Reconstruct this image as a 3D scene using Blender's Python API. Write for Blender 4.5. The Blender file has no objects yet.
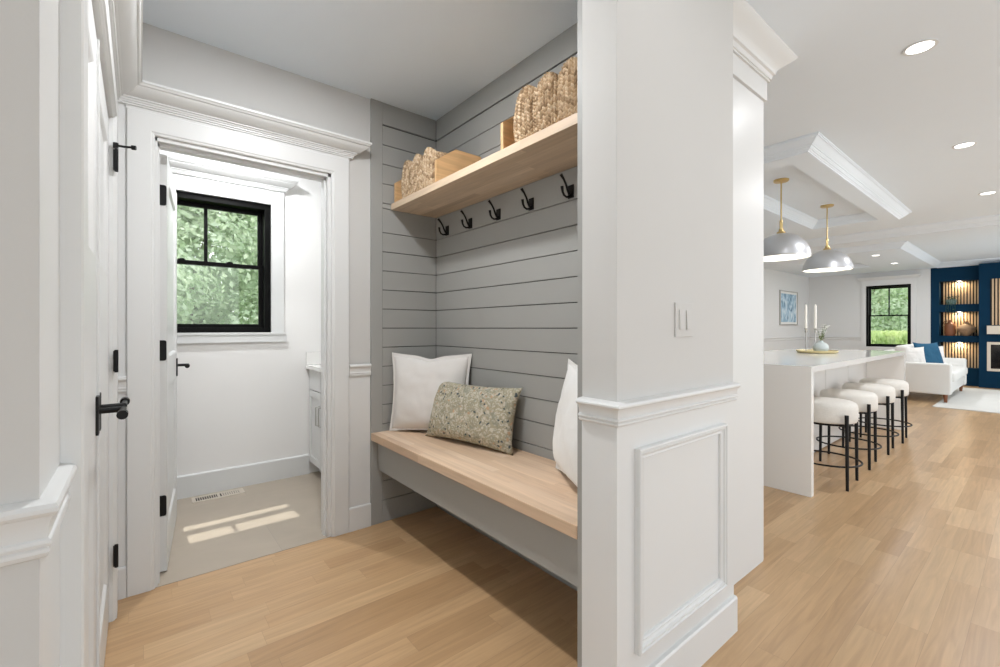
import bpy, bmesh, math, random
from mathutils import Vector, Matrix, noise
random.seed(7)
PI = math.pi
C = bpy.context.scene.collection
S = bpy.context.scene

# ------------------------------------------------------------------ materials
def lin(c):
    return tuple((x/12.92 if x <= .04045 else ((x+.055)/1.055)**2.4) for x in c)
def rgb(r, g, b):
    return lin((r/255, g/255, b/255))
def new_mat(name):
    m = bpy.data.materials.new(name); m.use_nodes = True
    nt = m.node_tree
    return m, nt, nt.nodes['Principled BSDF']
def setc(sock, c): sock.default_value = (c[0], c[1], c[2], 1)
def mat(name, col, rough=.5, metal=0, var=.03, scale=6, bump=0, bscale=60, emit=None, estr=0, spec=.5, coat=0):
    m, nt, b = new_mat(name)
    N = nt.nodes; L = nt.links
    tc = N.new('ShaderNodeTexCoord')
    nz = N.new('ShaderNodeTexNoise'); nz.inputs['Scale'].default_value = scale; nz.inputs['Detail'].default_value = 3
    L.new(tc.outputs['Object'], nz.inputs['Vector'])
    mx = N.new('ShaderNodeMix'); mx.data_type = 'RGBA'
    setc(mx.inputs[6], [c*(1-var) for c in col]); setc(mx.inputs[7], [min(1, c*(1+var)) for c in col])
    L.new(nz.outputs['Fac'], mx.inputs[0]); L.new(mx.outputs[2], b.inputs['Base Color'])
    b.inputs['Roughness'].default_value = rough; b.inputs['Metallic'].default_value = metal
    b.inputs['Specular IOR Level'].default_value = spec
    b.inputs['Coat Weight'].default_value = coat
    if bump:
        n2 = N.new('ShaderNodeTexNoise'); n2.inputs['Scale'].default_value = bscale; n2.inputs['Detail'].default_value = 4
        L.new(tc.outputs['Object'], n2.inputs['Vector'])
        bp = N.new('ShaderNodeBump'); bp.inputs['Strength'].default_value = bump; bp.inputs['Distance'].default_value = .004
        L.new(n2.outputs['Fac'], bp.inputs['Height']); L.new(bp.outputs['Normal'], b.inputs['Normal'])
    if emit:
        setc(b.inputs['Emission Color'], emit); b.inputs['Emission Strength'].default_value = estr
    return m

def math_node(nt, op, a, b=None, c=None):
    n = nt.nodes.new('ShaderNodeMath'); n.operation = op
    for i, v in enumerate((a, b, c)):
        if v is None: continue
        if isinstance(v, (int, float)): n.inputs[i].default_value = v
        else: nt.links.new(v, n.inputs[i])
    return n.outputs[0]

def plank_mat(name, w, Lg, cols, along='X', rough=.35, gap=.0012, gapdark=.55, grain=.25, across=None, spec=.4):
    """boards of width w running along an axis with random butt joints, colour per board and long grain"""
    m, nt, b = new_mat(name); N = nt.nodes; K = nt.links
    tc = N.new('ShaderNodeTexCoord'); sp = N.new('ShaderNodeSeparateXYZ'); K.new(tc.outputs['Object'], sp.inputs[0])
    idx = {'X': 0, 'Y': 1, 'Z': 2}
    if across is None: across = 'Y' if along == 'X' else 'X'
    ax = sp.outputs[idx[along]]; ac = sp.outputs[idx[across]]
    r = math_node(nt, 'DIVIDE', ac, w); row = math_node(nt, 'FLOOR', r)
    wn = N.new('ShaderNodeTexWhiteNoise'); wn.noise_dimensions = '1D'; K.new(row, wn.inputs['W'])
    off = math_node(nt, 'MULTIPLY', wn.outputs['Value'], 7.31)
    xs = math_node(nt, 'ADD', math_node(nt, 'DIVIDE', ax, Lg), off)
    # uneven lengths: warp the running coordinate
    wob = math_node(nt, 'MULTIPLY', math_node(nt, 'SINE', math_node(nt, 'MULTIPLY', xs, 2.1)), .33)
    xs = math_node(nt, 'ADD', xs, wob)
    col = math_node(nt, 'FLOOR', xs)
    cb = N.new('ShaderNodeCombineXYZ'); K.new(row, cb.inputs[0]); K.new(col, cb.inputs[1])
    w2 = N.new('ShaderNodeTexWhiteNoise'); w2.noise_dimensions = '3D'; K.new(cb.outputs[0], w2.inputs['Vector'])
    rp = N.new('ShaderNodeValToRGB'); K.new(w2.outputs['Value'], rp.inputs[0])
    e = rp.color_ramp.elements
    for i, c in enumerate(cols):
        p = i/(len(cols)-1)
        if i == 0: e[0].color = (*c, 1); e[0].position = 0
        elif i == len(cols)-1: e[-1].color = (*c, 1); e[-1].position = 1
        else:
            q = e.new(p); q.color = (*c, 1)
    # grain
    mp = N.new('ShaderNodeMapping')
    sc = [26, 26, 26]; sc[idx[along]] = 1.6
    mp.inputs['Scale'].default_value = sc
    K.new(tc.outputs['Object'], mp.inputs[0])
    va = N.new('ShaderNodeVectorMath'); va.operation = 'ADD'; K.new(mp.outputs[0], va.inputs[0])
    sv = N.new('ShaderNodeVectorMath'); sv.operation = 'SCALE'; K.new(w2.outputs['Color'], sv.inputs[0]); sv.inputs['Scale'].default_value = 40
    K.new(sv.outputs[0], va.inputs[1])
    nz = N.new('ShaderNodeTexNoise'); nz.inputs['Scale'].default_value = 1.6; nz.inputs['Detail'].default_value = 6; nz.inputs['Distortion'].default_value = 1.1
    K.new(va.outputs[0], nz.inputs['Vector'])
    g = N.new('ShaderNodeMapRange'); K.new(nz.outputs['Fac'], g.inputs[0])
    g.inputs[1].default_value = .3; g.inputs[2].default_value = .7; g.inputs[3].default_value = 1-grain; g.inputs[4].default_value = 1+grain*.45
    mu = N.new('ShaderNodeMix'); mu.data_type = 'RGBA'; mu.blend_type = 'MULTIPLY'; mu.inputs[0].default_value = 1
    K.new(rp.outputs[0], mu.inputs[6]); K.new(g.outputs[0], mu.inputs[7])
    # joints
    fr = math_node(nt, 'FRACT', r); d1 = math_node(nt, 'MULTIPLY', math_node(nt, 'MINIMUM', fr, math_node(nt, 'SUBTRACT', 1, fr)), w)
    fx = math_node(nt, 'FRACT', xs); d2 = math_node(nt, 'MULTIPLY', math_node(nt, 'MINIMUM', fx, math_node(nt, 'SUBTRACT', 1, fx)), Lg)
    dm = math_node(nt, 'MINIMUM', d1, d2)
    gp = N.new('ShaderNodeMapRange'); K.new(dm, gp.inputs[0]); gp.inputs[1].default_value = 0; gp.inputs[2].default_value = gap
    gp.inputs[3].default_value = gapdark; gp.inputs[4].default_value = 1
    m2 = N.new('ShaderNodeMix'); m2.data_type = 'RGBA'; m2.blend_type = 'MULTIPLY'; m2.inputs[0].default_value = 1
    K.new(mu.outputs[2], m2.inputs[6]); K.new(gp.outputs[0], m2.inputs[7])
    K.new(m2.outputs[2], b.inputs['Base Color'])
    b.inputs['Roughness'].default_value = rough; b.inputs['Specular IOR Level'].default_value = spec
    bp = N.new('ShaderNodeBump'); bp.inputs['Strength'].default_value = .15; bp.inputs['Distance'].default_value = .001
    K.new(nz.outputs['Fac'], bp.inputs['Height']); K.new(bp.outputs[0], b.inputs['Normal'])
    return m

M = {}
M['trim'] = mat('white_trim_paint', rgb(220, 221, 220), .38, var=.01)
M['wall'] = mat('pale_greige_wall_paint', rgb(202, 201, 198), .75, var=.012, bump=.05, bscale=220)
M['white'] = mat('white_wall_paint', rgb(220, 221, 220), .7, var=.01)
M['bathwall'] = mat('bathroom_white_paint', rgb(238, 237, 235), .7, var=.01)
M['ceil'] = mat('ceiling_paint', rgb(232, 240, 247), .85, var=.01)
M['grey'] = mat('grey_shiplap_paint', rgb(158, 158, 154), .5, var=.02)
M['greyback'] = mat('dark_groove', rgb(62, 62, 62), .8)
M['black'] = mat('matte_black_metal', rgb(12, 12, 13), .45, spec=.3)
M['blackframe'] = mat('black_window_frame', rgb(4, 4, 4), .45, spec=.15)
M['chrome'] = mat('brushed_nickel', rgb(190, 188, 184), .3, metal=1)
M['dome'] = mat('brushed_aluminium_shade', rgb(206, 208, 212), .36, metal=.75)
M['domein'] = mat('white_shade_lining', rgb(240, 238, 232), .6)
M['brass'] = mat('aged_brass', rgb(214, 190, 136), .3, metal=1)
M['floor'] = plank_mat('oak_floor', .098, .62, [rgb(178, 143, 104), rgb(199, 164, 124), rgb(189, 154, 114), rgb(207, 174, 134)], rough=.3, grain=.15, gap=.0012, gapdark=.72)
M['bench'] = plank_mat('butcher_block', .042, .62, [rgb(212, 180, 150), rgb(232, 204, 176), rgb(222, 192, 162), rgb(240, 216, 192)], along='Y', rough=.45, grain=.12, gap=.0006, gapdark=.86)
M['shelf'] = plank_mat('shelf_block', .042, .55, [rgb(194, 170, 144), rgb(220, 198, 172), rgb(206, 182, 154), rgb(228, 208, 184)], along='Y', rough=.5, grain=.14, gap=.0006, gapdark=.86)
M['pine'] = plank_mat('pine_board', .3, 3, [rgb(206, 164, 116), rgb(216, 176, 128)], along='X', across='Z', rough=.55, grain=.18, gapdark=1)
M['slat'] = mat('pale_oak_slat', rgb(205, 176, 142), .5, var=.1, scale=9)
M['mantelwood'] = mat('whitewashed_mantel', rgb(214, 203, 186), .6, var=.06, scale=9)
M['blue'] = mat('navy_blue_paint', rgb(0, 46, 72), .7, spec=.15, var=.03)
M['darkback'] = mat('black_felt_backing', rgb(30, 27, 26), .9)
M['counter'] = mat('white_quartz', rgb(240, 239, 236), .09, var=.02, scale=2)
M['islandpanel'] = mat('pale_grey_cabinet', rgb(222, 221, 218), .45)
M['boucle'] = mat('cream_boucle', rgb(226, 223, 216), .95, var=.05, scale=60, bump=.8, bscale=160)
M['linen'] = mat('white_linen', rgb(226, 223, 219), .9, var=.02, scale=30, bump=.25, bscale=350)
M['linen2'] = mat('bright_white_linen', rgb(236, 235, 232), .9, var=.02, scale=30, bump=.25, bscale=350)
M['sofa'] = mat('off_white_upholstery', rgb(226, 225, 221), .95, var=.02, bump=.2, bscale=200)
M['bluefab'] = mat('teal_blue_fabric', rgb(30, 84, 114), .9, var=.12, scale=20)
M['rug'] = mat('pale_grey_rug', rgb(220, 219, 214), .95, var=.06, scale=5, bump=.8, bscale=90)
M['candle'] = mat('white_wax', rgb(243, 240, 232), .5)
M['celadon'] = mat('pale_celadon_glaze', rgb(196, 206, 206), .3, var=.04)
M['goldtray'] = mat('gold_tray', rgb(226, 212, 166), .35, metal=.5)
M['petal'] = mat('white_petals', rgb(240, 240, 236), .7)
M['stem'] = mat('green_stem', rgb(112, 128, 74), .7)
M['terracotta'] = mat('brown_stoneware', rgb(128, 78, 48), .5, var=.15)
M['clay'] = mat('mottled_clay', rgb(158, 128, 100), .7, var=.25, scale=30)
M['plantpot'] = mat('grey_green_pot', rgb(120, 142, 138), .4)
M['leaf'] = mat('indoor_leaf', rgb(50, 92, 70), .6)
M['vent'] = mat('beige_register', rgb(206, 196, 182), .5)
M['ventdark'] = mat('register_shadow', rgb(44, 38, 34), .9)
M['bark'] = mat('tree_bark', rgb(140, 126, 106), .9, var=.3, scale=12, bump=.8)
M['lawn'] = mat('lawn_grass', rgb(98, 128, 62), .95, var=.3, scale=4)
M['hedge'] = mat('hedge_green', rgb(122, 160, 70), .9, var=.3, scale=5)
M['whitevinyl'] = mat('white_vinyl', rgb(240, 240, 240), .5)
M['glassdark'] = mat('fireplace_glass', rgb(16, 17, 19), .08)
M['log'] = mat('charred_log', rgb(60, 50, 44), .9, var=.3, scale=20)
M['lamp'] = mat('lit_diffuser', (1, 1, 1), .5, emit=(1, .98, .95), estr=5)
M['bulb'] = mat('lit_bulb', (1, 1, 1), .5, emit=(1, .93, .82), estr=3)
M['foliage'] = None

def foliage_mat(name, c1, c2):
    m, nt, b = new_mat(name); N = nt.nodes; K = nt.links
    tc = N.new('ShaderNodeTexCoord'); nz = N.new('ShaderNodeTexNoise'); nz.inputs['Scale'].default_value = 2.2; nz.inputs['Detail'].default_value = 5
    K.new(tc.outputs['Object'], nz.inputs['Vector'])
    rp = N.new('ShaderNodeValToRGB'); rp.color_ramp.elements[0].position = .35; rp.color_ramp.elements[1].position = .65
    rp.color_ramp.elements[0].color = (*c1, 1); rp.color_ramp.elements[1].color = (*c2, 1)
    K.new(nz.outputs['Fac'], rp.inputs[0]); K.new(rp.outputs[0], b.inputs['Base Color']); b.inputs['Roughness'].default_value = .7
    tr = N.new('ShaderNodeBsdfTranslucent'); K.new(rp.outputs[0], tr.inputs['Color'])
    ms = N.new('ShaderNodeMixShader'); ms.inputs[0].default_value = .4
    K.new(b.outputs[0], ms.inputs[1]); K.new(tr.outputs[0], ms.inputs[2]); K.new(ms.outputs[0], N['Material Output'].inputs[0])
    return m
M['fol1'] = foliage_mat('soft_green_leaves', rgb(196, 214, 180), rgb(240, 247, 226))
M['fol2'] = foliage_mat('mid_green_leaves', rgb(150, 178, 138), rgb(206, 222, 184))
M['fol3'] = foliage_mat('yellow_green_leaves', rgb(178, 204, 128), rgb(232, 240, 184))

def glass_mat():
    m, nt, b = new_mat('window_glass'); N = nt.nodes; K = nt.links
    g = N.new('ShaderNodeBsdfGlossy'); g.inputs['Roughness'].default_value = .02
    t = N.new('ShaderNodeBsdfTransparent'); t.inputs[0].default_value = (.97, .98, .97, 1)
    ms = N.new('ShaderNodeMixShader'); ms.inputs[0].default_value = .05
    K.new(t.outputs[0], ms.inputs[1]); K.new(g.outputs[0], ms.inputs[2]); K.new(ms.outputs[0], N['Material Output'].inputs[0])
    return m
M['glass'] = glass_mat()

def tile_mat():
    m, nt, b = new_mat('beige_floor_tile'); N = nt.nodes; K = nt.links
    tc = N.new('ShaderNodeTexCoord')
    br = N.new('ShaderNodeTexBrick'); br.inputs['Scale'].default_value = 1
    br.inputs['Brick Width'].default_value = 1.2; br.inputs['Row Height'].default_value = .6; br.inputs['Mortar Size'].default_value = .0012
    setc(br.inputs['Color1'], rgb(172, 160, 144)); setc(br.inputs['Color2'], rgb(176, 164, 148)); setc(br.inputs['Mortar'], rgb(160, 150, 137))
    K.new(tc.outputs['Object'], br.inputs['Vector'])
    nz = N.new('ShaderNodeTexNoise'); nz.inputs['Scale'].default_value = 2.5; nz.inputs['Detail'].default_value = 7; nz.inputs['Distortion'].default_value = 1.5
    K.new(tc.outputs['Object'], nz.inputs['Vector'])
    g = N.new('ShaderNodeMapRange'); K.new(nz.outputs['Fac'], g.inputs[0]); g.inputs[3].default_value = .86; g.inputs[4].default_value = 1.12
    mu = N.new('ShaderNodeMix'); mu.data_type = 'RGBA'; mu.blend_type = 'MULTIPLY'; mu.inputs[0].default_value = 1
    K.new(br.outputs['Color'], mu.inputs[6]); K.new(g.outputs[0], mu.inputs[7]); K.new(mu.outputs[2], b.inputs['Base Color'])
    b.inputs['Roughness'].default_value = .4
    return m
M['tile'] = tile_mat()

def floral_mat():
    m, nt, b = new_mat('floral_print_fabric'); N = nt.nodes; K = nt.links
    tc = N.new('ShaderNodeTexCoord')
    nd = N.new('ShaderNodeTexNoise'); nd.inputs['Scale'].default_value = 22; nd.inputs['Detail'].default_value = 3
    K.new(tc.outputs['Object'], nd.inputs['Vector'])
    va = N.new('ShaderNodeVectorMath'); va.operation = 'MULTIPLY_ADD'
    K.new(nd.outputs['Color'], va.inputs[0]); va.inputs[1].default_value = (.05, .05, .05); K.new(tc.outputs['Object'], va.inputs[2])
    def vor(scale, feat='F1'):
        v = N.new('ShaderNodeTexVoronoi'); v.feature = feat; v.inputs['Scale'].default_value = scale
        K.new(va.outputs[0], v.inputs['Vector']); return v
    def mask(sock, a, c, lo=1, hi=0):
        r = N.new('ShaderNodeMapRange'); K.new(sock, r.inputs[0]); r.inputs[1].default_value = a; r.inputs[2].default_value = c
        r.inputs[3].default_value = lo; r.inputs[4].default_value = hi; return r.outputs[0]
    cur = None
    base = rgb(168, 160, 136)
    def over(prev, fac, col):
        mx = N.new('ShaderNodeMix'); mx.data_type = 'RGBA'; K.new(fac, mx.inputs[0])
        if isinstance(prev, tuple): setc(mx.inputs[6], prev)
        else: K.new(prev, mx.inputs[6])
        setc(mx.inputs[7], col); return mx.outputs[2]
    v1 = vor(15); v2 = vor(40); v3 = vor(42); v4 = vor(20, 'DISTANCE_TO_EDGE')
    # cream leaf and petal masses
    pn = N.new('ShaderNodeTexNoise'); pn.inputs['Scale'].default_value = 34; pn.inputs['Detail'].default_value = 2; pn.inputs['Distortion'].default_value = 2.5
    K.new(tc.outputs['Object'], pn.inputs['Vector'])
    c = over(base, mask(pn.outputs['Fac'], .50, .56, 0, .8), rgb(208, 202, 186))
    pn2 = N.new('ShaderNodeTexNoise'); pn2.inputs['Scale'].default_value = 20; pn2.inputs['Detail'].default_value = 3; pn2.inputs['Distortion'].default_value = 1.5
    K.new(va.outputs[0], pn2.inputs['Vector'])
    c = over(c, mask(pn2.outputs['Fac'], .57, .63, 0, .6), rgb(142, 146, 132))
    wn = N.new('ShaderNodeTexNoise'); wn.inputs['Scale'].default_value = 60; K.new(tc.outputs['Object'], wn.inputs['Vector'])
    c = over(c, mask(v2.outputs['Distance'], .2, .4, .6, 0), rgb(208, 196, 178))
    c = over(c, mask(v4.outputs['Distance'], .02, .07, .55, 0), rgb(138, 136, 118))
    sp = N.new('ShaderNodeSeparateColor'); K.new(v3.outputs['Color'], sp.inputs[0])
    sel = math_node(nt, 'GREATER_THAN', sp.outputs[0], .66)
    c = over(c, math_node(nt, 'MULTIPLY', mask(v3.outputs['Distance'], .26, .36, .95, 0), sel), rgb(64, 76, 82))
    sel2 = math_node(nt, 'LESS_THAN', sp.outputs[1], .16)
    c = over(c, math_node(nt, 'MULTIPLY', mask(v3.outputs['Distance'], .3, .42, .8, 0), sel2), rgb(196, 158, 124))
    K.new(c, b.inputs['Base Color']); b.inputs['Roughness'].default_value = .9
    return m
M['floral'] = floral_mat()

def weave_mat():
    m, nt, b = new_mat('woven_seagrass'); N = nt.nodes; K = nt.links
    at = N.new('ShaderNodeAttribute'); at.attribute_name = 'strand_gap_shade'
    rp = N.new('ShaderNodeValToRGB'); e = rp.color_ramp.elements
    e[0].color = (*rgb(118, 94, 70), 1); e[1].color = (*rgb(222, 202, 174), 1)
    q = e.new(.45); q.color = (*rgb(190, 162, 128), 1)
    K.new(at.outputs['Fac'], rp.inputs[0])
    tc = N.new('ShaderNodeTexCoord'); nz = N.new('ShaderNodeTexNoise'); nz.inputs['Scale'].default_value = 140; K.new(tc.outputs['Object'], nz.inputs['Vector'])
    g = N.new('ShaderNodeMapRange'); K.new(nz.outputs['Fac'], g.inputs[0]); g.inputs[3].default_value = .75; g.inputs[4].default_value = 1.2
    mu = N.new('ShaderNodeMix'); mu.data_type = 'RGBA'; mu.blend_type = 'MULTIPLY'; mu.inputs[0].default_value = 1
    K.new(rp.outputs[0], mu.inputs[6]); K.new(g.outputs[0], mu.inputs[7]); K.new(mu.outputs[2], b.inputs['Base Color'])
    b.inputs['Roughness'].default_value = .85
    return m
M['weave'] = weave_mat()

def art_mat():
    m, nt, b = new_mat('blue_abstract_print'); N = nt.nodes; K = nt.links
    tc = N.new('ShaderNodeTexCoord'); mp = N.new('ShaderNodeMapping'); mp.inputs['Scale'].default_value = (3.2, 1, 2.0); K.new(tc.outputs['Object'], mp.inputs[0])
    nz = N.new('ShaderNodeTexNoise'); nz.inputs['Scale'].default_value = 1.3; nz.inputs['Detail'].default_value = 5; nz.inputs['Distortion'].default_value = 2.2
    K.new(mp.outputs[0], nz.inputs['Vector'])
    rp = N.new('ShaderNodeValToRGB'); e = rp.color_ramp.elements
    e[0].position = .36; e[0].color = (*rgb(66, 104, 136), 1); e[1].position = .66; e[1].color = (*rgb(222, 232, 238), 1)
    q = e.new(.48); q.color = (*rgb(148, 186, 208), 1)
    K.new(nz.outputs['Fac'], rp.inputs[0]); K.new(rp.outputs[0], b.inputs['Base Color']); b.inputs['Roughness'].default_value = .4
    return m
M['art'] = art_mat()

# ------------------------------------------------------------------ helpers
def box(bm, x0, x1, y0, y1, z0, z1, bev=0):
    vs = [bm.verts.new((x, y, z)) for z in (z0, z1) for y in (y0, y1) for x in (x0, x1)]
    f = [(0, 2, 3, 1), (4, 5, 7, 6), (0, 1, 5, 4), (2, 6, 7, 3), (0, 4, 6, 2), (1, 3, 7, 5)]
    fs = [bm.faces.new([vs[i] for i in q]) for q in f]
    if bev:
        es = set(e for q in fs for e in q.edges)
        bmesh.ops.bevel(bm, geom=list(es), offset=bev, segments=2, profile=.7, affect='EDGES')
    return vs
def sweep(bm, pts, nrm, prof, closed=False, cap=True):
    """carry a profile [(side, up)...] along a polyline lying in the plane with normal nrm; mitred"""
    P = [Vector(p) for p in pts]; n = Vector(nrm).normalized(); k = len(P)
    rings = []
    for i in range(k):
        ds = []
        if i > 0 or closed: ds.append((P[i]-P[i-1]).normalized())
        if i < k-1 or closed: ds.append((P[(i+1) % k]-P[i]).normalized())
        ss = [n.cross(d) for d in ds]
        if len(ss) == 1: s = ss[0]
        else: s = (ss[0]+ss[1])/(1+ss[0].dot(ss[1]))
        rings.append([bm.verts.new(P[i]+s*a+n*u) for a, u in prof])
    m = len(prof)
    for i in range(k if closed else k-1):
        A, B = rings[i], rings[(i+1) % k]
        for j in range(m):
            bm.faces.new([A[j], A[(j+1) % m], B[(j+1) % m], B[j]])
    if not closed and cap:
        bm.faces.new(rings[0]); bm.faces.new(list(reversed(rings[-1])))
def tube(bm, pts, r, seg=10, cap=True):
    P = [Vector(p) for p in pts]; rr = r if isinstance(r, (list, tuple)) else [r]*len(P)
    rings = []; ref = None
    for i, p in enumerate(P):
        d = (P[min(i+1, len(P)-1)]-P[max(i-1, 0)]).normalized()
        if ref is None: ref = Vector((0, 0, 1)) if abs(d.z) < .9 else Vector((1, 0, 0))
        u = d.cross(ref).normalized(); v = d.cross(u).normalized(); ref = u.cross(d)
        rings.append([bm.verts.new(p+(u*math.cos(2*PI*j/seg)+v*math.sin(2*PI*j/seg))*rr[i]) for j in range(seg)])
    for A, B in zip(rings, rings[1:]):
        for j in range(seg): bm.faces.new([A[j], A[(j+1) % seg], B[(j+1) % seg], B[j]])
    if cap: bm.faces.new(list(reversed(rings[0]))); bm.faces.new(rings[-1])
def torus(bm, c, R, r, seg=40, s2=8):
    rings = []
    for i in range(seg):
        a = 2*PI*i/seg
        rings.append([bm.verts.new((c[0]+(R+r*math.cos(b))*math.cos(a), c[1]+(R+r*math.cos(b))*math.sin(a), c[2]+r*math.sin(b))) for b in [2*PI*j/s2 for j in range(s2)]])
    for i in range(seg):
        A, B = rings[i], rings[(i+1) % seg]
        for j in range(s2): bm.faces.new([A[j], B[j], B[(j+1) % s2], A[(j+1) % s2]])
def lathe(bm, prof, c=(0, 0, 0), seg=32, closed=False):
    rings = []
    for r, z in prof:
        if r < 1e-5: rings.append([bm.verts.new((c[0], c[1], c[2]+z))])
        else: rings.append([bm.verts.new((c[0]+r*math.cos(2*PI*j/seg), c[1]+r*math.sin(2*PI*j/seg), c[2]+z)) for j in range(seg)])
    pr = list(zip(rings, rings[1:]))
    if closed: pr.append((rings[-1], rings[0]))
    for A, B in pr:
        for j in range(seg):
            q = []
            a0 = A[j % len(A)]; a1 = A[(j+1) % len(A)]; b0 = B[j % len(B)]; b1 = B[(j+1) % len(B)]
            for v in (a0, a1, b1, b0):
                if v not in q: q.append(v)
            if len(q) > 2: bm.faces.new(q)
def obj(name, bm, m, parent=None, smooth=False, bevel=0, loc=None, angle=35):
    bmesh.ops.recalc_face_normals(bm, faces=bm.faces)
    me = bpy.data.meshes.new(name); bm.to_mesh(me); bm.free()
    if isinstance(m, (list, tuple)):
        for q in m: me.materials.append(q)
    else: me.materials.append(m)
    o = bpy.data.objects.new(name, me); C.objects.link(o)
    if smooth:
        me.shade_smooth()
        me.set_sharp_from_angle(angle=math.radians(angle))
    if parent: o.parent = parent
    if loc: o.location = loc
    if bevel:
        b = o.modifiers.new('bevel', 'BEVEL'); b.width = bevel; b.segments = 2; b.limit_method = 'ANGLE'; b.harden_normals = False
    return o
def tag(o, label, cat, group=None, kind=None):
    o['label'] = label; o['category'] = cat
    if group: o['group'] = group
    if kind: o['kind'] = kind
    return o
def thing(name, label, cat, loc=(0, 0, 0), rotz=0, group=None, kind=None):
    o = bpy.data.objects.new(name, None); C.objects.link(o); o.empty_display_size = .1
    o.location = loc; o.rotation_euler = (0, 0, rotz); return tag(o, label, cat, group, kind)
def struct(name, bm, m, parent=None, label=None, cat=None, **k):
    o = obj(name, bm, m, parent, **k)
    if not parent:
        o['kind'] = 'structure'
        if label: o['label'] = label; o['category'] = cat or 'wall'
    return o
def dup(root, loc, label, group=None, rotz=None):
    r = root.copy(); C.objects.link(r); r.location = loc; r['label'] = label
    if rotz is not None: r.rotation_euler = (0, 0, rotz)
    if group: r['group'] = group
    for ch in list(root.children):
        c = ch.copy(); C.objects.link(c); c.parent = r
        for g in list(ch.children):
            d = g.copy(); C.objects.link(d); d.parent = c
    return r
B = bmesh.new

# profiles
def crown_prof(out, drop, top):     # room crown: (out from wall, z relative)
    o, d = out, drop
    return [(0, top), (o, top), (o, top-d*.09), (o*.93, top-d*.11), (o*.93, top-d*.17), (o*.86, top-d*.19), (o*.80, top-d*.24), (o*.72, top-d*.33), (o*.60, top-d*.47), (o*.50, top-d*.56),
            (o*.46, top-d*.58), (o*.46, top-d*.65), (o*.38, top-d*.66), (o*.32, top-d*.74), (o*.28, top-d*.75), (o*.28, top-d*.82), (o*.2, top-d*.83), (o*.15, top-d*.9), (o*.08, top-d*.92), (o*.08, top-d), (0, top-d)]
def header_crown(top=2.286, bot=2.198, out=.088):
    d = top-bot
    return [(0, top), (out, top), (out, top-.010), (out*.95, top-.013), (out*.91, top-.020), (out*.84, top-.022), (out*.80, top-.030), (out*.66, top-.042), (out*.48, top-.054), (out*.36, top-.058),
            (out*.36, top-.063), (out*.29, top-.066), (out*.27, top-.072), (out*.22, top-.073), (out*.22, bot+.008), (out*.16, bot+.006), (out*.16, bot), (0, bot)]
RAIL = [(0, .985), (.016, .984), (.027, .981), (.031, .976), (.031, .971), (.027, .967), (.022, .965), (.018, .958), (.015, .948), (.014, .937), (.018, .935), (.0195, .931), (.018, .927), (.013, .926), (.016, .923), (.0165, .919), (.013, .914), (.009, .912), (0, .911)]
BASE = [(0, 0), (.017, 0), (.017, .130), (.013, .137), (0, .138)]

HZ = 2.594
# ------------------------------------------------------------------ floor, ceilings
bm = B(); box(bm, -3, 13.6, -2.6, 2.595, -.12, 0); box(bm, 2.45, 13.6, 2.595, 3.95, -.12, 0)
struct('floor', bm, M['floor'])
bm = B(); box(bm, -.9, 1.75, 2.597, 3.95, -.12, .001); struct('floor_bathroom', bm, M['tile'])
bm = B(); box(bm, -3, 13.75, -2.6, 4.05, HZ, HZ+.25); struct('ceiling', bm, M['ceil'])

# lowered kitchen soffit with a tray, beam, and the living room soffit
def soffit(name, x0, x1, y0, y1, hole):
    bm = B(); h = hole
    for q in ((x0, h[0], y0, y1), (h[1], x1, y0, y1), (h[0], h[1], y0, h[2]), (h[0], h[1], h[3], y1)):
        box(bm, *q, 2.5, HZ)
    # outer crown (left side of path points out of the soffit)
    sweep(bm, [(x1, y1, 0), (x1, y0, 0), (x0, y0, 0), (x0, y1, 0)][::-1] if False else [(x0, y1, 0), (x0, y0, 0), (x1, y0, 0), (x1, y1, 0)], (0, 0, 1),
          [(-a, z) for a, z in crown_prof(.10, .092, HZ-.0005)])
    # inner crown of the tray
    sweep(bm, [(h[0], h[2], 0), (h[0], h[3], 0), (h[1], h[3], 0), (h[1], h[2], 0)], (0, 0, 1),
          [(-a, z) for a, z in crown_prof(.09, .092, HZ-.0005)], closed=True)
    return struct(name, bm, M['ceil'])
soffit('trim_1', 3.84, 7.08, 1.12, 3.86, (4.03, 6.89, 1.275, 1.95))
soffit('trim_2', 9.63, 13.39, 1.51, 3.86, (10.4, 12.1, 2.35, 3.2))
bm = B(); box(bm, 8.385, 8.77, -2.6, 3.86, 2.5, HZ)
sweep(bm, [(8.385, 3.86, 0), (8.385, -2.6, 0)], (0, 0, 1), [(-a, z) for a, z in crown_prof(.2, .092, HZ-.0005)])
struct('trim_3', bm, M['ceil'])

# ------------------------------------------------------------------ walls round the mudroom
bm = B()
box(bm, -.0975, -.097, .8003, .93, 0, HZ); box(bm, -.30, -.097, .93, 1.09, 0, HZ); box(bm, -.30, -.097, 2.41, 2.60, 0, HZ); box(bm, -.30, -.097, 1.09, 2.41, 2.06, HZ)
box(bm, -.9, -.86, .9, 2.6, 0, HZ)
struct('wall_left', bm, M['trim'])
bm = B(); box(bm, -3, -.0976, .80, .9295, 0, HZ); struct('wall_near_left', bm, M['wall'])
bm = B()
box(bm, -.9, .058, 2.60, 2.72, 0, HZ); box(bm, .858, 1.60, 2.60, 2.72, 0, HZ); box(bm, .058, .858, 2.60, 2.72, 2.085, HZ)
struct('wall_bathroom_door', bm, M['wall'])
# the narrow strips beside the casing and frieze are trim painted
bm = B(); box(bm, -.10, .0, 2.594, 2.60, .0, 2.2); box(bm, .93, 1.092, 2.594, 2.60, 0, .93); struct('trim_4', bm, M['trim'])

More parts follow.
